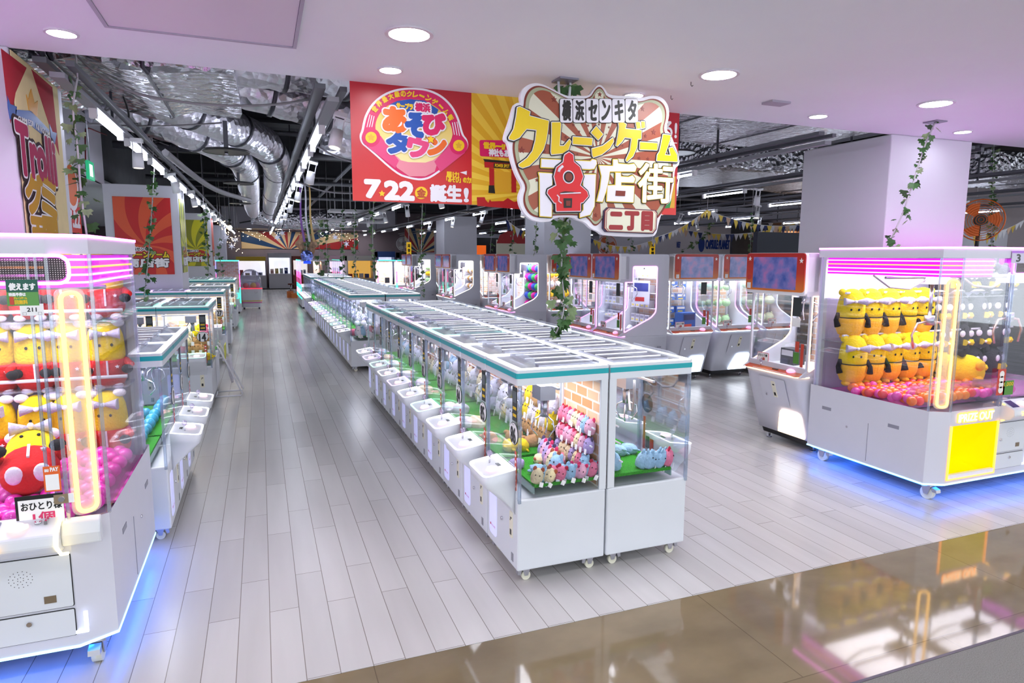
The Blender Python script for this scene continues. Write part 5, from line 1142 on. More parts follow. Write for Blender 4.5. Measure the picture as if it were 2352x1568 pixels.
BY = 5.785
def B(cx, cy): p = at_y(790 + cx / 4.612, 160 + cy / 4.612, BY); return (p.x, p.z)
def BP(pts): return [B(*p) for p in pts]
BU = .0039 / 4.612
bn = thing('banner', 'wide red and yellow opening banner hung under the ceiling edge', 'banner', (0, 0, 0))
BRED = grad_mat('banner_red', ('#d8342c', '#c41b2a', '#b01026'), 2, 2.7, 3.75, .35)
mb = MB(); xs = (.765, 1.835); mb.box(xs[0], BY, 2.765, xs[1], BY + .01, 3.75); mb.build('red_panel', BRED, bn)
cxr, czr = 2.6, 2.6
mb = MB(); mb.box(1.835 - cxr, 0, 2.765 - czr, 3.25 - cxr, .01, 3.75 - czr); mb.build('yellow_panel', rays_mat('banner_rays', '#e2ae24', '#f0ca44', 40, 0, -.1, .3), bn, (cxr, BY, czr))
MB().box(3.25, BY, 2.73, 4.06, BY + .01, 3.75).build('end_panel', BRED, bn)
MB().box(3.6, BY - .002, 2.8, 4.04, BY, 3.12).build('end_yellow', M('banner_gold', '#e0a92a', .4), bn); MB().prism([(3.8, 2.86), (4.0, 2.9), (3.98, 2.8), (3.8, 2.78)], 'y', BY - .004, BY - .002).build('end_green', M('banner_green', '#2c8a3c', .4), bn)
mb = MB(); put_text(mb, 'る!', 3.86, 3.5, 4.03, 3.66, BY - .001, wt=.006); mb.box(3.87, BY - .004, 3.45, 4.04, BY - .002, 3.458); mb.build('end_lettering', PAPER, bn)
fan = [(185, 645), (200, 560), (225, 470), (300, 345), (430, 245), (580, 197), (740, 187), (900, 207), (1040, 272), (1150, 380), (1222, 520), (1262, 690), (1302, 730), (1320, 795), (1300, 855), (1250, 892), (960, 1130), (840, 1178), (700, 1160), (552, 1110), (250, 835), (182, 785), (160, 700)]
PINKB = M('banner_pink', '#d81460', .4); BWHT = M('banner_white', '#efeaf2', .4); BCRM = grad_mat('banner_cream', ('#f2e6b0', '#efd88a', '#e8c23c'), 2, 2.95, 3.6, .4); BBLU = M('banner_blue', '#1c50a8', .4); BYL = M('banner_yellow', '#f4c81a', .4); BORG = M('banner_orange', '#ea6a1c', .4)
def bflat(nm, polys, m, d, wt=0, par=bn):
    mb = MB()
    for p in polys: poly_flat(mb, BP(p), BY, d, wt=wt)
    return mb.build(nm, m, par)
fan = soft(fan)
bflat('emblem_white', [fan], BWHT, .003)
fs_ = lambda f: [(745 + (a - 745) * f, 690 + (b - 690) * f) for a, b in fan]
bflat('emblem_pink', [fs_(.955)], PINKB, .005)
inn = [(322, 640), (350, 500), (440, 392), (560, 332), (700, 312), (850, 327), (990, 402), (1085, 505), (1145, 620), (1150, 730), (1010, 950), (860, 1110), (700, 1110), (560, 1000), (400, 790)]
bflat('emblem_cream', [soft(inn)], BCRM, .007)
bflat('emblem_sky', [[(480, 372), (560, 334), (700, 314), (850, 329), (1000, 425), (975, 485), (820, 470), (640, 485), (530, 420)]], BBLU, .009)
bflat('crane_arm', [[(240, 810), (385, 700), (580, 965), (540, 1045)]], M('banner_pink_light', '#e0437c', .4), .009); bflat('crane_arm', [[(1140, 760), (1280, 880), (1020, 1085), (955, 975)]], M('banner_pink_light'), .009)
bflat('joint_disc', [[(285 + 98 * cos(a), 720 + 98 * sin(a)) for a in [2 * pi * i / 28 for i in range(28)]]], PINKB, .011); bflat('joint_disc', [[(1212 + 95 * cos(a), 805 + 95 * sin(a)) for a in [2 * pi * i / 28 for i in range(28)]]], PINKB, .011)
for cx_, cy_ in ((285, 720), (1212, 805)):
    bflat('joint_button', [[(cx_ + 60 * cos(a), cy_ + 60 * sin(a)) for a in [2 * pi * i / 24 for i in range(24)]]], BYL, .013)
    c = B(cx_, cy_); mb = MB(); poly_flat(mb, star(c[0], c[1], 40 * BU, r2=.55), BY, .014); mb.build('button_star', M('banner_gold'), bn)
for k in range(3):
    bflat('speed_line', [[(238 + k * 26, 610 - k * 2), (246 + k * 26, 610), (278 + k * 22, 478 + k * 8), (270 + k * 22, 476 + k * 8)]], BWHT, .009)
    bflat('speed_line', [[(1165 + k * 27, 690 + k * 6), (1172 + k * 27, 690 + k * 6), (1150 + k * 24, 560 - k * 4), (1142 + k * 24, 562 - k * 4)]], BWHT, .009)
def btext(nm, s, q, m, d, wt, rot=0, rim=None, rimw=0):
    a, b = B(q[0], q[1]), B(q[2], q[3]); cx_, cz_ = (a[0] + b[0]) / 2, (a[1] + b[1]) / 2; cr, sr = cos(rot), sin(rot)
    fn = lambda x, z, dd: (cx_ + (x - cx_) * cr - (z - cz_) * sr, BY - dd, cz_ + (x - cx_) * sr + (z - cz_) * cr)
    if rim: mb = MB(); put_text(mb, s, a[0], a[1], b[0], b[1], BY, wt=rimw, n=14, fn=fn, th=d - .002); mb.build(nm + '_rim', rim, bn)
    mb = MB(); put_text(mb, s, a[0], a[1], b[0], b[1], BY, wt=wt, n=12, fn=fn, th=d); mb.build(nm, m, bn)
for ch, x, y, r in zip('世界最大級のクレーンゲーム街', (322, 370, 430, 494, 560, 625, 690, 754, 822, 893, 958, 1026, 1078, 1125), (420, 362, 318, 286, 263, 258, 260, 268, 282, 306, 342, 394, 450, 508), (50, 42, 34, 24, 14, 5, -4, -11, -18, -26, -34, -42, -48, -54)):
    btext('arc_character', ch, (x - 25, y + (5 if ch == 'ー' else 27), x + 25, y - (5 if ch == 'ー' else 27)), BYL, .011, .003, RAD(r))
btext('lettering', 'サープラ', (555, 412, 725, 368), BYL, .013, .004); btext('lettering', '横浜', (755, 440, 905, 370), PINKB, .015, .005, rim=BWHT, rimw=.018)
btext('kana', 'あ', (425, 645, 655, 425), BORG, .017, .018, rim=BWHT, rimw=.03); btext('kana', 'そ', (665, 695, 850, 485), BBLU, .019, .019, rim=BWHT, rimw=.031); btext('kana', 'び', (840, 675, 1055, 490), PINKB, .021, .018, rim=BWHT, rimw=.03)
btext('kana', 'タ', (460, 880, 670, 680), BBLU, .017, .016, RAD(-6), rim=BWHT, rimw=.026); btext('kana', 'ウ', (680, 920, 870, 725), M('banner_pink_light'), .019, .016, RAD(-12), rim=BWHT, rimw=.026); btext('kana', 'ン', (895, 890, 1065, 730), BORG, .017, .018, rim=BWHT, rimw=.028)
c = B(915, 742); mb = MB(); poly_flat(mb, star(c[0], c[1], 45 * BU, r2=.5), BY, .021); mb.build('star', BYL, bn); mb = MB(); poly_flat(mb, star(c[0], c[1], 58 * BU, r2=.5), BY, .019); mb.build('star_rim', M('banner_dark_red', '#a8201c', .4), bn)
bflat('skyline', [[(505, 900), (560, 920), (600, 960), (680, 980), (860, 985), (940, 960), (1010, 910), (960, 1080), (860, 1130), (690, 1130), (560, 1040)]], M('banner_rose', '#e58a9a', .4), .0085)
btext('date', '7', (232, 1345, 375, 1180), BWHT, .006, .014); btext('date', '22', (440, 1365, 730, 1200), BWHT, .006, .014)
c = B(402, 1312); mb = MB(); poly_flat(mb, star(c[0], c[1], 34 * BU, r2=.5), BY, .006); mb.build('star', BYL, bn)
bflat('day_disc', [[(818 + 66 * cos(a), 1305 + 66 * sin(a)) for a in [2 * pi * i / 28 for i in range(28)]]], BYL, .005); btext('day', '金', (775, 1350, 862, 1262), M('banner_rust', '#b8441c', .4), .007, .004)
btext('birth', '誕生', (920, 1390, 1240, 1235), BWHT, .006, .009); btext('birth', '!', (1275, 1395, 1312, 1262), BWHT, .006, .008)
btext('slogan', '届け!', (1085, 1135, 1215, 1088), BYL, .006, .003); btext('slogan', '「あそび」の力!', (1085, 1190, 1345, 1140), BYL, .006, .003)
bflat('paper_plane', [[(1228, 1088), (1300, 1072), (1298, 1115), (1262, 1100)]], BWHT, .006)
bflat('pink_plate', [rpoly([(1435, 745), (1880, 752), (1880, 940), (1440, 915)], 20, 4)], PINKB, .004)
btext('plate_lettering', '世界一!?', (1478, 835, 1705, 785), BYL, .006, .005); btext('plate_lettering', '神社もある', (1535, 912, 1790, 855), BWHT, .006, .004)
bflat('gate_roof', [[(1475, 945), (1900, 985), (1900, 1005), (1490, 975)]], SBLK, .004)
bflat('gate_beam', [[(1485, 975), (1900, 1005), (1900, 1060), (1490, 1035)]], M('banner_gate_red', '#b81c22', .4), .0035)
bflat('gate_post', [[(1538, 1040), (1590, 1045), (1592, 1280), (1542, 1280)]], M('banner_gate_red'), .003); bflat('gate_post', [[(1772, 1060), (1822, 1065), (1825, 1300), (1775, 1300)]], M('banner_gate_red'), .003)
bflat('gate_plate', [[(1585, 990), (1765, 1000), (1765, 1050), (1585, 1040)]], SBLK, .006); btext('gate_lettering', 'POWER SPOT', (1597, 1032, 1750, 1006), BYL, .008, .001)
bflat('niche', [[(1590, 1075), (1768, 1085), (1768, 1300), (1600, 1290)]], M('banner_gold'), .002); bflat('niche_base', [[(1535, 1225), (1590, 1225), (1600, 1310), (1530, 1305)]], SBLK, .004)
bflat('city_strip', [[(1408, 1350), (1490, 1350), (1500, 1380), (1530, 1410), (1545, 1375), (1560, 1395), (1690, 1390), (1735, 1360), (1800, 1400), (1890, 1380), (1890, 1480), (1412, 1442)]], M('banner_gate_red'), .003)

TXF = -1.588
def TP(cx, cy): p = at_x(cx / 3.136, 60 + cy / 3.136, TXF); return (p.y, p.z)
TF = lambda y, z, d: (TXF + d, y, z)
def tflat(nm, polys, m, d, par, wt=0):
    mb = MB()
    for p in polys: poly_flat(mb, [TP(*q) for q in p], 0, d, fn=TF, wt=wt)
    return mb.build(nm, m, par)
def ttext(nm, s, q, m, d, wt, par, rim=None, rimw=0):
    a, b = TP(q[0], q[1]), TP(q[2], q[3])
    if rim: mb = MB(); put_text(mb, s, a[0], a[1], b[0], b[1], 0, wt=rimw, n=14, fn=TF, th=d - .002); mb.build(nm + '_rim', rim, par)
    mb = MB(); put_text(mb, s, a[0], a[1], b[0], b[1], 0, wt=wt, n=12, fn=TF, th=d); mb.build(nm, m, par)
tb_ = thing('candy_banner', 'tall cream and crimson candy banner with a crown on the left pillar', 'banner', (0, 0, 0))
TCR = M('candy_cream', '#e4d09c', .75, vary=.1, scale=6); TRED = M('candy_crimson', '#a80c26', .75, vary=.12, scale=5)
y0, y1 = TP(5, 200)[0] + .02, TP(470, 1500)[0]
MB().box(TXF - .006, 5.785, 2.0, TXF, 6.93, 3.735).build('sheet', TCR, tb_)
tflat('curtain', [[(5, 160), (190, 300), (110, 480), (75, 700), (45, 500)], [(225, 310), (375, 440), (425, 930), (330, 640)]], TRED, .002, tb_)
tflat('ribbon', [[(105, 600), (220, 610), (350, 745), (355, 825), (220, 715), (120, 705)], [(48, 500), (70, 560), (118, 580), (108, 680), (70, 670), (55, 590)], [(352, 700), (375, 760), (405, 770), (392, 850), (365, 800)]], M('candy_blue', '#1f4c9c', .4), .004, tb_)
tflat('crown', [[(186, 492), (202, 530), (210, 488), (222, 452), (234, 505), (246, 555), (270, 538), (264, 655), (205, 602)]], M('candy_gold', '#d89a1c', .4), .004, tb_)
for i, (ch, x) in enumerate((c_, 128 + 14.2 * k_) for k_, c_ in enumerate("GUMMIES' KINGDOM") if c_ != ' '):
    yb = 690 + (x - 140) * .36 + max(0, x - 240) * .35; ttext('ribbon_letter', ch, (x, yb, x + (8.5 if ch not in "I'" else 3), yb - 34), PAPER, .006, .0015, tb_)
TPK = M('candy_magenta', '#a5084c', .7); TDK = M('candy_brown', '#2c1018', .8)
ttext('lettering', 'Trolli', (130, 1050, 375, 840), TPK, .012, .022, tb_, rim=PAPER, rimw=.036); ttext('lettering_shadow', 'Trolli', (130, 1050, 375, 840), TDK, .005, .06, tb_)
for ch, q in (('グ', (190, 1330, 285, 1090)), ('ミ', (300, 1360, 380, 1110)), ('王', (225, 1570, 300, 1400)), ('国', (315, 1600, 395, 1400))): ttext('kana', ch, q, M('candy_olive', '#bf8f0c', .7), .012, .024, tb_, rim=PAPER, rimw=.036); ttext('kana_shadow', ch, q, TDK, .005, .06, tb_)
MB().box(-2.98, 5.745, 2.2, -2.62, 5.755, 3.3).build('side_poster', M('candy_orange', '#e8a01c', .4)).__setitem__('label', 'orange poster on the front of the left pillar at the frame edge'); bpy.data.objects['side_poster']['category'] = 'poster'
# posters on the left pillars
def swirl_poster(label, x0, z0, x1, z1, y, c1, c2, sc=1, face=0, mark=True):
    t = thing('poster', label, 'poster', ((x0 + x1) / 2, y, z0) if not face else (y, (x0 + x1) / 2, z0)); w = x1 - x0; h_ = z1 - z0
    if face: t.rotation_euler = (0, 0, R90)
    o = MB().box(-w / 2, -.008, 0, w / 2, 0, h_).build('sheet', rays_mat('swirl_' + c1[1:] + str(face), c1, c2, 9, .5, .05, .62), t)
    if mark:
        mb = MB(); poly_flat(mb, circ(.1, .36, .36, 24, .22), -.008, .002); mb.build('emblem_disc', M('poster_disc', '#c8332a', .5), t)
        for nm, s, q, m, wt, rm in (('name_line', '横浜センキタ', (-.3, .50, .12, .58), SBLK, .003, PAPER), ('yellow_line', 'クレーンゲーム', (-.42, .36, .45, .49), SYEL, .010, SBLK), ('white_line', '商店街', (-.38, .16, .44, .34), PAPER, .012, SBLK)):
            mb = MB(); put_text(mb, s, *[v * min(1, w) if i % 2 == 0 else v for i, v in enumerate(q)], -.010, wt=wt + .012, n=10, th=.002); mb.build(nm + '_rim', rm, t)
            mb = MB(); put_text(mb, s, *[v * min(1, w) if i % 2 == 0 else v for i, v in enumerate(q)], -.010, wt=wt, n=10, th=.004); mb.build(nm, m, t)
    return t
swirl_poster('large red and orange swirl poster on the first left pillar', -2.83, 1.87, -1.75, 3.5, 15.89, '#c81016', '#e2542c')
swirl_poster('lime green swirl poster on the side of the first left pillar', 15.98, 1.9, 16.95, 3.5, -1.595, '#7f8a0a', '#c8cc1a', face=1)
swirl_poster('lime green swirl poster on the second left pillar', -2.6, 1.89, -1.72, 3.52, 25.89, '#8a8a08', '#d8cc10')
swirl_poster('red swirl poster on the side of the second left pillar', 25.98, 1.9, 26.95, 3.6, -1.595, '#c81016', '#e2542c', face=1)
# small left-side hangings
a, b = at_x(138, 362, -2.9), at_x(178, 522, -2.9)
o = MB().box(-2.9, a.y, b.z - .1, -2.88, b.y + .2, a.z - .05).build('banner', BRED); tag(o, 'small red opening banner hanging behind the left ivy strand', 'banner')
mb = MB(); put_text(mb, '7.22', a.y + .15, b.z, b.y + .1, b.z + .25, 0, wt=.02, fn=lambda y, z, d: (-2.879 + d, y, z)); mb.build('lettering', BWHT, o)
mb = MB(); poly_flat(mb, circ((a.y + b.y) / 2 + .1, (a.z + b.z) / 2 + .15, .42, 24, .42), 0, .002, fn=lambda y, z, d: (-2.879 + d, y, z)); mb.build('emblem', BWHT, o); mb = MB(); poly_flat(mb, circ((a.y + b.y) / 2 + .1, (a.z + b.z) / 2 + .15, .34, 24, .34), 0, .004, fn=lambda y, z, d: (-2.879 + d, y, z)); mb.build('emblem_centre', BORG, o)
p = at_y(207, 392, 12); t = thing('exit_sign', 'green and white exit sign hanging at the left opening', 'sign', tuple(p)); MB().box(-.02, -.18, -.14, .02, .18, .14).build('case', M('exit_green', '#1c8f62', .4, emit='#1fa070', es=.5), t); MB().box(.02, -.12, -.09, .024, .06, .09).build('pictogram', M('exit_white', '#f2fff8', .4, emit='#eafff4', es=.8), t); MB().tube([(0, 0, .14), (0, 0, 5.4 - p.z)], .012, 6).build('rod', METAL, t)
# yellow vertical exchange signs
def exch(px, py0, px1, py1, y, lb):
    a, b = at_y(px, py0, y), at_y(px1, py1, y); t = thing('vertical_sign', lb, 'sign', (a.x, y, b.z)); w = b.x - a.x; h_ = a.z - b.z
    MB().box(0, 0, 0, w, .05, h_).build('panel', M('exchange_yellow', '#e3b81c', .4, emit='#e8b81c', es=.25), t)
    mb = MB()
    for i, ch in enumerate('両替機'): put_text(mb, ch, w * .22, h_ * (.72 - i * .24), w * .78, h_ * (.90 - i * .24), 0, wt=.006)
    put_text(mb, '↓', w * .35, h_ * .04, w * .65, h_ * .16, 0, wt=.006); mb.build('lettering', SBLK, t); MB().box(w * .45, .0, h_, w * .55, .04, 5.4 - b.z).build('bracket', METAL, t)
exch(934, 556, 945, 600, 30, 'yellow vertical money exchange sign past the aisle rows'); exch(1494, 557, 1504, 592, 21, 'yellow vertical money exchange sign right of the hanging sign')
#@@DECOR

# ================================================================= IVY, BUNTING, FANS, FAR MACHINES
LEAF = M('ivy_leaf', '#3f6a34', .5, vary=.45, scale=9); LEAFV = M('ivy_leaf_pale', '#8fa877', .5, vary=.4, scale=9); STEM = M('ivy_stem', '#b9b4bc', .6)
def ivy(label, pts, leaf=.05, step=.045, seed=1, mat=None, plate=None):
    leaf *= 1.15; step *= .62
    P = [Vector(p) for p in pts]
    for _ in range(2):
        Q = [P[0]]
        for i in range(len(P) - 1): Q += [P[i].lerp(P[i + 1], .25), P[i].lerp(P[i + 1], .75)]
        P = Q + [P[-1]]
    t = thing('ivy_strand', label, 'artificial ivy', tuple(P[0])); o = P[0]; r = random.Random(seed)
    MB().tube([p - o for p in P], .008 if leaf > .045 else .006, 6).build('stem', STEM, t)
    mb = MB(); shp = [(0, 0), (.55, -.1), (.85, .25), (.5, .45), (.62, .85), (.22, .75), (0, 1.25), (-.22, .75), (-.62, .85), (-.5, .45), (-.85, .25), (-.55, -.1)]
    for i in range(len(P) - 1):
        d = P[i + 1] - P[i]; n = max(1, int(d.length / step))
        for k in range(n):
            if r.random() < .12: continue
            c = P[i] + d * ((k + r.random()) / n) - o; s = leaf * r.uniform(.6, 1.25)
            R = Matrix.Rotation(r.uniform(0, 2 * pi), 3, 'Z') @ Matrix.Rotation(r.uniform(-1.2, .9), 3, 'X') @ Matrix.Rotation(r.uniform(-.5, .5), 3, 'Y')
            off = Vector((r.gauss(0, leaf * .5), r.gauss(0, leaf * .5), r.gauss(0, leaf * .3)))
            vs = [c + off + R @ Vector((x * s, .12 * abs(x) * s, -y * s)) for x, y in shp]
            mb.add([c + off + R @ Vector((0, 0, -.45 * s))] + vs, [(0, 1 + q, 1 + (q + 1) % 12) for q in range(12)], 1 if r.random() < .28 else 0)
    mb.build('leaves', [LEAF, LEAFV], t)
    if o.y > 5.85: MB().tube([(0, 0, 0), (0, .02, (5.4 if o.y > 5.85 else 3.75) - o.z)], .006, 4).build('cord', STEM, t)
    if plate: p = Vector(plate) - o; MB().box(p.x - .08, p.y - .08, p.z - .012, p.x + .08, p.y + .08, p.z).build('ceiling_plate', M('hanger_grey'), t)
    return t
Y_ = lambda px, py, y: tuple(at_y(px, py, y))
ivy('long ivy strand hanging in front of the left candy banner', [Y_(178, 178, 6.2), Y_(165, 250, 6.1), Y_(178, 330, 6.1), Y_(185, 440, 6.0), Y_(200, 545, 6.0)], .055, .04, 1)
ivy('ivy strand hanging over the red swirl poster', [Y_(354, 388, 11.2), Y_(350, 460, 11.2), Y_(345, 540, 11.1), Y_(338, 620, 11.0), Y_(331, 685, 10.9)], .06, .045, 2)
ivy('ivy strand hanging over the lime poster of the second pillar', [Y_(468, 480, 18), Y_(472, 540, 18), Y_(476, 600, 18), Y_(480, 632, 18)], .075, .06, 3)
for i, (px, y0, y1, yy) in enumerate([(508, 545, 628, 24), (735, 500, 640, 24), (752, 500, 642, 22), (787, 478, 640, 18), (816, 470, 640, 18), (858, 468, 640, 15), (970, 470, 680, 13)]):
    ivy(['thin ivy strand beside the second left pillar', 'thin ivy strand first to the right of the cut-out board', 'thin ivy strand second to the right of the cut-out board', 'ivy strand just left of the red banner bottom', 'ivy strand under the left corner of the red banner', 'ivy strand under the middle of the red banner', 'thick ivy strand above the second centre row'][i],
        [Y_(px, y0, yy), Y_(px - 3, (y0 + y1) / 2, yy), Y_(px + 2, y1, yy)], .05 * yy / 13, .05 * yy / 13, 10 + i)
ivy('thick white-stemmed ivy strand below the hanging sign reaching the near row', [Y_(1302, 190, 5.16), Y_(1298, 400, 5.2), Y_(1294, 540, 5.25), Y_(1288, 620, 5.35), Y_(1299, 700, 5.4), Y_(1283, 755, 5.45), Y_(1262, 795, 5.45), Y_(1236, 822, 5.4)], .066, .022, 21)
cp_ = at_z(2148, 279, 3.75)
ivy('slanting ivy strand between the lilac pillar and the right giant machine', [(cp_.x, cp_.y, 3.74), Y_(2125, 330, 5.1), Y_(2100, 410, 5.15), Y_(2075, 490, 5.2), Y_(2040, 560, 5.2), (6.55, 5.2, 2.41)], .052, .04, 22, plate=(cp_.x, cp_.y, 3.75))
for i, (px, y0, y1, yy) in enumerate([(2280, 345, 570, 8.5), (1725, 500, 580, 13), (1792, 535, 580, 16), (1128, 520, 580, 22), (1178, 520, 580, 20), (1230, 512, 582, 14), (1392, 545, 580, 17), (1450, 545, 580, 16)]):
    ivy(['tall ivy strand right of the lilac pillar', 'ivy strand above the screens at the right', 'thin ivy strand before the timber wall', 'ivy strand left of the shop board', 'ivy strand over the shop board', 'ivy strand on the pink side of the middle pillar', 'short ivy strand right of the middle pillar', 'short ivy strand beside the yellow exchange sign'][i],
        [Y_(px + 3, y0 - (12 if i else 8), yy), Y_(px, (y0 + y1) / 2, yy), Y_(px - 2, y1, yy)], .05 * yy / 13 + (.02 if not i else 0), .05 * yy / 13, 40 + i)
ivy('drooping ivy garland over the white partition wall', [Y_(1634, 512, 20), Y_(1620, 540, 20), Y_(1590, 560, 20), Y_(1562, 578, 20)], .08, .07, 60)
# bunting
FLG = [M('flag_gold', '#c9a83a', .35, .3), M('flag_white', '#dcd9e2', .6), M('flag_navy', '#232f66', .6), M('flag_peach', '#d8b39a', .6)]
def bunting(label, a, b, sag, n, size, seed):
    a, b = Vector(a), Vector(b); t = thing('bunting', label, 'bunting', tuple(a)); r = random.Random(seed)
    pt = lambda u: (b - a) * u + Vector((0, 0, -sag * 4 * u * (1 - u)))
    MB().tube([pt(i / 20) for i in range(21)], .008, 4).build('cord', WHITEP, t); d = (b - a).normalized()
    for e in (Vector((0, 0, 0)), b - a): MB().tube([e, e + Vector((0, 0, 5.4 - a.z - e.z))], .005, 4).build('end_cord', WHITEP, t)
    for i in range(n):
        p = pt((i + .5) / n); tw = r.uniform(-.3, .3); w = d * size * .42; q = Vector((0, tw * size * .4, -size * r.uniform(.8, 1.2)))
        MB().add([p - w, p + w, p + q, p - w + Vector((0, .004, 0)), p + w + Vector((0, .004, 0)), p + q + Vector((0, .004, 0))], [(0, 1, 2), (5, 4, 3), (0, 3, 4, 1), (1, 4, 5, 2), (2, 5, 3, 0)]).build('flag', FLG[r.choice((0, 1, 1, 2, 3, 0))], t)
bunting('gold and white bunting rising from the sign corner to the ivy', Y_(1505, 545, 14), Y_(1625, 480, 14), .1, 16, .17, 1)
bunting('gold and white bunting running from the ivy to the right pillar', Y_(1625, 482, 14), Y_(1845, 515, 14), .18, 26, .2, 2)
bunting('second string of bunting above the screens at the right', Y_(1560, 525, 20), Y_(1845, 505, 20), .35, 28, .26, 3)
bunting('bunting string right of the middle pillar', Y_(1355, 545, 17), Y_(1505, 548, 17), .25, 18, .2, 4)
bunting('bunting string right of the lilac pillar', Y_(2236, 540, 11), Y_(2352, 505, 11), .1, 12, .22, 5)
bunting('short bunting string beside the middle pillar', Y_(1165, 505, 18), Y_(1205, 530, 18), .05, 6, .25, 6)
# fans
def fan(label, p, r, col, rz):
    t = thing('wall_fan', label, 'fan', tuple(p), rz); g = M('fan_' + col[1:], col, .4, .3)
    for k in range(9): MB().tube([(r * (k + 1) / 9 * cos(2 * pi * i / 28), -.06 + .05 * (k / 8) ** 2, r * (k + 1) / 9 * sin(2 * pi * i / 28)) for i in range(28)], .0055 if k < 8 else .013, 5, closed=True).build('cage_ring', g, t)
    for k in range(3):
        a = 2 * pi * k / 3; mb = MB(); mb.prism([(.05 * cos(a) - .03 * sin(a), .05 * sin(a) + .03 * cos(a)), (r * .85 * cos(a - .45), r * .85 * sin(a - .45)), (r * .9 * cos(a + .05), r * .9 * sin(a + .05)), (r * .8 * cos(a + .5), r * .8 * sin(a + .5))], 'y', -.01, .0); mb.build('blade', g, t)
    MB().cyl((0, -.04, 0), 'y', r * .28, .2, 16).build('motor', BLACK, t); MB().tube([(0, .1, -.02), (0, .12, -r * 1.1), (0, .16, -r * 1.9)], .035, 8).build('arm', BLACK, t)
fan('large orange fan on a black arm right of the lilac pillar', at_y(2252, 505, 8.4), .38, '#d8641e', RAD(-47))
fan('small orange fan over the screens right of the middle pillar', at_y(1394, 562, 19), .3, '#b5582a', RAD(-25))
fan('pale grey fan left of the yellow exchange sign', at_y(926, 560, 31), .32, '#a9a9b2', 0)
struct(MB().box(11.2, 12.6, 0, 20, 12.75, 2.9).build('wall_right', M('navy_partition', '#15182c', .6)))
struct(MB().box(13.6, 12.4, 0, 20, 12.55, 3.05).build('wall_right', WALLW))
# white tube stand with plastic bags
t = thing('bag_stand', 'white tube stand holding plastic bags at the end of machine 14', 'bag stand', (-.56, 11.45, 0))
for k, dy in enumerate((-.22, .22)): MB().tube([(-.2, dy, .03), (.18, dy, .03), (.2, dy, .06), (-.12, dy * .9, .82), (-.15, dy * .9, .86)], .014, 8).build('side_frame', WHITEP, t)
MB().tube([(-.2, -.22, .03), (-.2, .22, .03)], .014, 8).build('foot_bar', WHITEP, t); MB().tube([(-.02, -.21, .62), (-.02, .21, .62)], .012, 8).build('cross_bar', WHITEP, t)
r = random.Random(4); MB().loft([[(.0 + .05 * sc * cos(a) + .05 * (1 - z), .16 * sc * sin(a) * (1 + .2 * sin(5 * a)), .22 + .46 * z) for a in [2 * pi * i / 16 for i in range(16)]] for z, sc in ((0, .35), (.2, .7), (.5, .8), (.8, .9), (.95, 1.15), (1.0, .8))]).build('plastic_bags', M('bag_white', '#ece8f2', .35, vary=.15, bump=.8, scale=14), t)
tag(MB().box(-.6, 11.25, .62, -.585, 11.6, .86).build('yellow_frame', M('frame_lime', '#d0cf3a', .4)), 'lime framed card hanging on the white bag stand', 'card')
# rounded candy machine in the aisle
t = thing('candy_crane_machine', 'low white candy crane machine with a domed top at the aisle end', 'crane machine', (-.42, 30.0, 0))
MB().loft([[(x * s, y * s2, z) for x, y in rpoly([(-.45, -.4), (.45, -.4), (.45, .4), (-.45, .4)], .12, 4)] for z, s, s2 in ((.08, .82, .85), (.5, .95, .95), (.85, 1.02, 1.05), (.9, 1.0, 1.0))], smooth=False).build('body', WHITE, t)
MB().loft([[(x * s, y * s, z) for x, y in rpoly([(-.41, -.365), (.41, -.365), (.41, .365), (-.41, .365)], .12, 4)] for z, s in ((.27, 1.01), (.30, 1.03))], smooth=False).build('pink_stripe', M('candy_pink', '#e23a9a', .4), t)
MB().loft([[(x * s, y * s, z) for x, y in rpoly([(-.41, -.365), (.41, -.365), (.41, .365), (-.41, .365)], .12, 4)] for z, s in ((.34, 1.03), (.37, 1.05))], smooth=False).build('yellow_stripe', STKY, t)
MB().loft([[(x * s, y * s, z) for x, y in rpoly([(-.44, -.4), (.44, -.4), (.44, .4), (-.44, .4)], .2, 4)] for z, s in ((.92, 1), (1.3, .95), (1.55, .72), (1.66, .4), (1.69, .1))]).build('dome', glass('dome_acrylic', '#f2f4ff', .12, .18, '#eceaff'), t)
MB().box(-.46, -.44, .87, .46, -.41, .905).build('red_light', M('red_led', '#e8506a', .4, emit='#ff3a55', es=.5), t)
for x in (-.2, .2): MB().tube([(x + .05 * cos(2 * pi * i / 14), -.40, .74 + .05 * sin(2 * pi * i / 14)) for i in range(14)], .012, 5, closed=True).build('ring_mark', METAL, t)
for i, a in enumerate([(-.2, -.1), (.1, 0), (.25, .15), (-.05, .18)]): MB().ball((a[0], a[1], 1.0), (.12, .1, .12), 10, 6).build('sweets_heap', (STK, STKY, fuzz('pink2', '#e88ac0'), WHP)[i], t)
for x, y in ((-.3, -.25), (.3, -.25), (-.3, .25), (.3, .25)): MB().cyl((x, y, 0), 'z', .03, .1, 8).build('foot', DKMETAL, t)
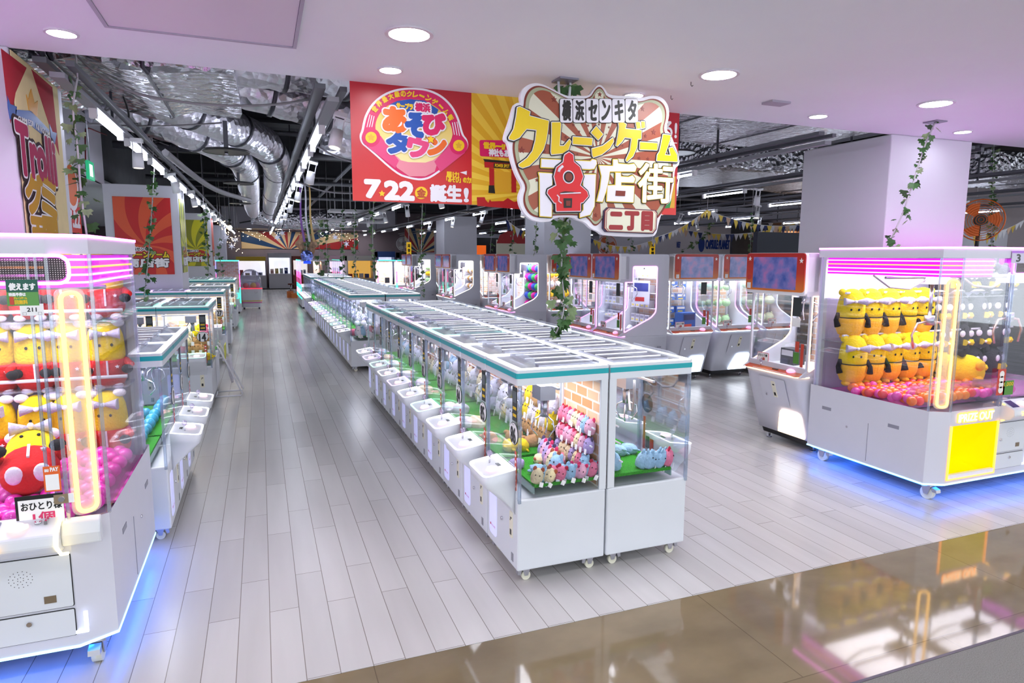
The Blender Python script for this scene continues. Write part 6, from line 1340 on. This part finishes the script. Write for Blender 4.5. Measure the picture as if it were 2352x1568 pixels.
# tall machines along the back wall
def cab(name, label, x0, x1, y0, d, h_, cols, group=None, lit=.5, band=None):
    t = thing(name, label, 'game machine', ((x0 + x1) / 2, y0, 0), group=group); w = (x1 - x0) / 2; c0 = M('cab_' + cols[0][1:], cols[0], .4)
    MB().box(-w, 0, .06, w, d, h_ * .42).build('base', c0, t)
    MB().box(-w, d - .05, h_ * .42, w, d, h_).box(-w, 0, h_ * .42, -w + .05, d - .05, h_).box(w - .05, 0, h_ * .42, w, d - .05, h_).build('frame', c0, t)
    MB().box(-w, -.02, h_ * .88, w, d, h_ + .02).build('marquee', M('cab_' + (band or cols[0])[1:], band or cols[0], .4), t)
    MB().box(-w + .05, d - .08, h_ * .43, w - .05, d - .055, h_ * .88).build('lit_back', M('cab_lit_' + cols[1][1:], cols[1], .5, emit=cols[1], es=lit), t)
    MB().box(-w + .04, .01, h_ * .43, w - .04, .015, h_ * .88).build('front_glass', ACR, t)
    r = random.Random(int(x0 * 10))
    for i in range(4): MB().box(-w + .12 + i * (2 * w - .24) / 4, d * .4, h_ * .43, -w + .12 + (i + .7) * (2 * w - .24) / 4, d * .75, h_ * (.5 + .1 * r.random())).build('prize', (STK, STKY, STKW, BLUE)[i], t)
    MB().box(-w * .5, -.12, h_ * .36, w * .5, 0, h_ * .41).build('control_shelf', c0, t)
    MB().box(-w + .1, .06, 0, w - .1, d, .06).build('plinth', BLACK, t); return t
cab('game_machine', 'wide white and yellow game machine by the back wall', -1.5, .35, 46.8, 1.2, 2.15, ('#cfccd2', '#f4f4ff'), band='#e8c21a')
cab('game_machine', 'tall white game machine facing down the aisle', .5, 1.95, 46.6, 1.4, 2.4, ('#d4d2da', '#f6f8ff'))
cab('game_machine', 'red-trimmed game machine beside the tall white one', 2.05, 3.1, 46.9, 1.1, 2.2, ('#8a3222', '#efe6e0'))
p0, p1 = at_y(755, 600, 41), at_y(795, 600, 41)
cab('game_machine', 'pink-topped game machine behind the third centre row', p0.x, p1.x, 41, 1.0, 2.25, ('#d8d4e0', '#f8e8f4'), band='#efc4d4')
p0, p1 = at_y(797, 600, 39), at_y(858, 600, 39)
cab('game_machine', 'orange-lit game machine past the third centre row', p0.x, p1.x, 39, 1.0, 2.25, ('#dcd4c8', '#f8c25a'), lit=.35)
p0, p1 = at_y(826, 600, 37), at_y(892, 600, 37)
cab('game_machine', 'blue-framed game machine past the third centre row', p0.x + 1, p1.x + .4, 37, 1.0, 2.5, ('#24468a', '#e8ecff'), band='#2b4f94')
p0, p1 = at_y(893, 600, 36), at_y(925, 600, 36)
cab('game_machine', 'black game machine with a dark marquee behind the brick-lit pair', p0.x + .6, p1.x + .8, 36, 1.0, 2.45, ('#15141c', '#3a4468'), lit=.3)
# rainbow-edged pair and the tower row
RG = [M('led_mint', '#60ffd8', .4, emit='#30f0c0', es=1.8), M('led_rose', '#ff70b0', .4, emit='#ff4a9a', es=1.8), M('led_violet', '#b0a0ff', .4, emit='#8a80ff', es=1.8)]
def rainbow(label, x, y, w, d, h_, rot=0, group=None):
    t = thing('rainbow_crane_machine', label, 'crane machine', (x, y, 0), rot, group); k = w / 2
    MB().box(-k, 0, .08, k, d, h_ * .45).build('cabinet', WHITE, t)
    MB().box(-k + .03, d - .04, h_ * .45, k - .03, d - .01, h_ - .05).build('back_board', BRK2, t)
    MB().box(-k, 0, h_ - .05, k, d, h_).build('header', WHITE, t)
    MB().box(-k + .02, .0, h_ * .45, k - .02, .006, h_ - .05).build('front_glass', ACR, t)
    i = 0
    for sx in (-1, 1):
        for z0, z1 in ((h_ * .2, h_ * .5), (h_ * .5, h_ * .75), (h_ * .75, h_)): MB().box(sx * k - .015, -.02, z0, sx * k + .015, .0, z1).build('edge_light', RG[i % 3], t); i += 1
    MB().box(-k, -.02, h_ - .02, k, .0, h_ + .01).build('edge_light', RG[0], t)
    MB().box(-k * .25, -.03, h_ * .5, k * .25, .0, h_ * .62).build('control_box', DKMETAL, t)
    for sx in (-1, 1): MB().tube([(sx * k * .55 + a, -.02, h_ * .34 + b) for a, b in rrect(-.12, -.1, .12, .1, .03, 3)], .012, 5, closed=True).build('chute_light', RG[1 if sx < 0 else 0], t)
    MB().box(-k + .06, .04, 0, k - .06, d - .04, .08).build('plinth', BLACK, t)
    return t
ra = rainbow('rainbow-edged crane machine with a brick back board, left of the pair', 5.42, 30, .84, .8, 2.08, 0, 'rainbow-edged crane machines'); dup(ra, (6.3, 30, 0), 0, 'rainbow-edged crane machine with a brick back board, right of the pair')
for i in range(4):
    dup(ra, (1.6, 29.2 + .42 + i * .86, 0), L90, 'rainbow-edged crane machine at the aisle end, %s from the front' % ORD[i])
    dup(ra, (3.25, 29.2 + .42 + i * .86, 0), R90, 'rainbow-edged crane machine behind the aisle end row, %s from the front' % ORD[i])
dup(ra, (-1.2, 27.6, 0), 0, 'rainbow-edged crane machine beside the second left pillar')
area('machine_light', (5.85, 30.4, 2.0), 1.6, .5, 25); area('machine_light', (2.4, 31, 2.0), 1.4, 3.2, 40)
# cut-out board with mirror ball, shop board, streamers, fairy lights, stools
c = at_y(705, 560, 26.6); t = thing('cutout_board', 'ornate tan cut-out board above the far end of the centre rows', 'sign', tuple(c))
mb = MB(); poly_flat(mb, [(.4 * cos(a) * (1 + .12 * cos(6 * a)), .4 * sin(a) * (1 + .12 * cos(6 * a))) for a in [2 * pi * i / 40 for i in range(40)]], 0, .04); mb.build('board', M('board_tan', '#b98a66', .5), t)
mb = MB(); poly_flat(mb, [(.34 * cos(a) * (1 + .12 * cos(6 * a)), .34 * sin(a) * (1 + .12 * cos(6 * a))) for a in [2 * pi * i / 40 for i in range(40)]], -.04, .005); mb.build('board_face', M('board_cream', '#dcb090', .5, vary=.75, scale=9), t)
MB().tube([(0, 0, .6), (0, 0, 2.4)], .02, 5).build('rope', STEM, t)
ivy('bunch of ivy over the ornate tan board', [(c.x, c.y - .1, c.z + 1.2), (c.x + .05, c.y - .1, c.z + .4), (c.x - .05, c.y - .1, c.z - .5)], .1, .05, 71)
q = at_y(705, 588, 26.4); t = thing('mirror_ball', 'blue mirror ball hanging below the ornate tan board', 'mirror ball', tuple(q)); MB().ball((0, 0, 0), .24, 20, 14).build('ball', M('mirror_blue', '#8fa4ff', .12, .9, bump=.6, scale=18), t); MB().cyl((0, 0, -.29), 'z', .14, .08, 16).build('blue_base', M('base_blue', '#2b4dd8', .3, emit='#2b50ff', es=.6), t); MB().tube([(0, 0, .23), (0, 0, .5)], .02, 5).build('rope', STEM, t)
c = at_y(1176, 570, 26); t = thing('shop_board', 'cream and red shop board behind the ivy left of the middle pillar', 'sign', tuple(c)); MB().box(-.7, 0, -.5, .7, .04, .35).build('board', SCRE, t)
mb = MB(); poly_flat(mb, [(-.7, .2), (.7, .2), (.55, .55), (.2, .72), (-.2, .72), (-.55, .55)], 0, .01); mb.build('crest', M('crest_red', '#a8262a', .5), t)
MB().box(-.65, -.004, -.4, .65, 0, -.3).build('lower_line', SBLK, t); MB().tube([(0, .02, .7), (0, .02, 5.4 - c.z)], .02, 5).build('rope', STEM, t)
p = at_y(1108, 575, 33); t = thing('storefront', 'black shop opening with an orange panel behind the middle rows', 'storefront', (p.x, 33, 0)); MB().box(-1.2, 0, 0, .9, .1, 3.25).build('dark_frame', BLACK, t); MB().box(-1.2, -.02, 1.6, .2, 0, 2.85).build('orange_panel', M('shop_orange', '#e8631c', .5, emit='#e8631c', es=.4), t); MB().box(-1.2, -.03, 2.2, -.6, -.02, 2.7).build('white_card', PAPER, t)
for k, (px, lb) in enumerate([(690, 'left'), (702, 'middle'), (712, 'right')]):
    mb = MB(); a = at_y(px - 6, 400, 15); b = at_y(px + 8, 555, 15); mb.loft([[(a.x + (b.x - a.x) * u + .02 * sin(7 * u) - w, 15, a.z + (b.z - a.z) * u), (a.x + (b.x - a.x) * u + .02 * sin(7 * u) + w, 15, a.z + (b.z - a.z) * u), (a.x + (b.x - a.x) * u + .02 * sin(7 * u) + w, 15.006, a.z + (b.z - a.z) * u), (a.x + (b.x - a.x) * u + .02 * sin(7 * u) - w, 15.006, a.z + (b.z - a.z) * u)] for u in [i / 8 for i in range(9)] for w in [.012 + .012 * u]], smooth=False)
    st_ = tag(mb.build('streamer', M(('ribbon_purple', 'ribbon_silver', 'ribbon_gold')[k], ('#7a4a9a', '#c8c4d4', '#c9a86a')[k], .4)), '%s of the three ribbons hanging above the aisle' % lb, 'streamer'); MB().tube([(a.x, 15, a.z - .02), (a.x, 15, 5.4)], .004, 4).build('thread', STEM, st_)
FB = M('fairy_bulb', '#ffe0b0', .4, emit='#ffe6c0', es=3)
def fairy(label, pts, n, seed):
    t = thing('fairy_lights', label, 'string lights', tuple(pts[0])); o = Vector(pts[0]); P = [Vector(p) - o for p in pts]; MB().tube([Vector((0, 0, 5.4 - o.z))] + P, .01, 4).build('wire', CABLE, t); mb = MB(); r = random.Random(seed)
    for i in range(n):
        k = r.randrange(len(P) - 1); p = P[k].lerp(P[k + 1], r.random()); mb.ball((p.x + r.gauss(0, .08), p.y, p.z - r.random() * .35), .013, 6, 5)
    tag(mb.build('bulbs', FB, t), kind='stuff')
fairy('fairy lights draped beside the second left pillar', [Y_(500, 495, 22), Y_(520, 515, 22), Y_(535, 535, 22), Y_(545, 560, 22)], 40, 1)
fairy('fairy lights draped across the far end of the aisle', [Y_(545, 525, 30), Y_(600, 535, 30), Y_(650, 520, 30), Y_(700, 535, 30), Y_(760, 530, 30), Y_(820, 540, 30)], 70, 2)
for i, (px, py) in enumerate([(520, 545), (532, 565), (508, 555), (540, 550), (637, 545), (648, 535), (770, 545), (795, 560)]):
    p = at_y(px, py, 24); mb = MB(); poly_flat(mb, star(0, 0, .13, 6, .35), 0, .02); o = mb.build('star_ornament', M('silver_star', '#c9cbe0', .2, .6)); o.location = p; tag(o, 'silver star ornament, %s from the left among the fairy lights' % ORD[sorted([520, 532, 508, 540, 637, 648, 770, 795]).index(px)], 'star ornament', 'hanging silver stars'); MB().tube([(0, .01, .1), (0, .01, 5.4 - p.z)], .004, 3).build('thread', STEM, o)
for k, (px, py, col) in enumerate([(528, 522, '#fff0d0'), (1690, 540, '#ffe0c0')]):
    p = at_y(px, py, 22); t = thing('spot_lamp', ('bright bare lamp beside the second left pillar', 'bright spot lamp over the white partition wall')[k], 'lamp', tuple(p)); MB().ball((0, 0, 0), .06, 10, 8).build('bulb', M('hot_bulb%d' % k, col, .4, emit=col, es=30, sample=True), t); MB().cyl((0, 0, .05), 'z', .05, .2, 10).build('holder', BLACK, t); MB().tube([(0, 0, .2), (0, 0, 5.4 - p.z)], .012, 5).build('rod', DKMETAL, t)
for i, (px, py) in enumerate([(667, 683), (677, 684)]):
    p = at_z(px, py, 0); tag(MB().box(p.x - .17, p.y - .17, 0, p.x + .17, p.y + .17, .34 - i * .08).build('step_stool', M('stool_orange', '#e07a35', .5)), ('orange step block on the aisle floor, the larger one', 'smaller orange step block behind the larger one')[i], 'step block')
t = thing('stool', 'dark red round stool before the red-trimmed machine', 'stool', tuple(at_z(668, 668, 0))); MB().cyl((0, 0, .4), 'z', .17, .08, 18).build('seat', M('stool_red', '#7a2a20', .4), t); MB().cyl((0, 0, 0), 'z', .16, .03, 18).build('base', M('stool_red'), t); MB().cyl((0, 0, .03), 'z', .03, .37, 10).build('post', CHROME, t)

t = thing('wall_lamp', 'small warm lamp shining down the timber wall', 'lamp', (20.6, 20.9, 3.55)); MB().cyl((0, 0, 0), 'z', .06, .18, 12).build('lamp_head', BLACK, t); MB().tube([(0, 0, .18), (0, 0, 1.85)], .012, 5).build('rod', DKMETAL, t)
area('lamp_light', (20.6, 20.9, 3.53), .1, .1, 45, (1, .72, .48), (RAD(-25), 0, 0))
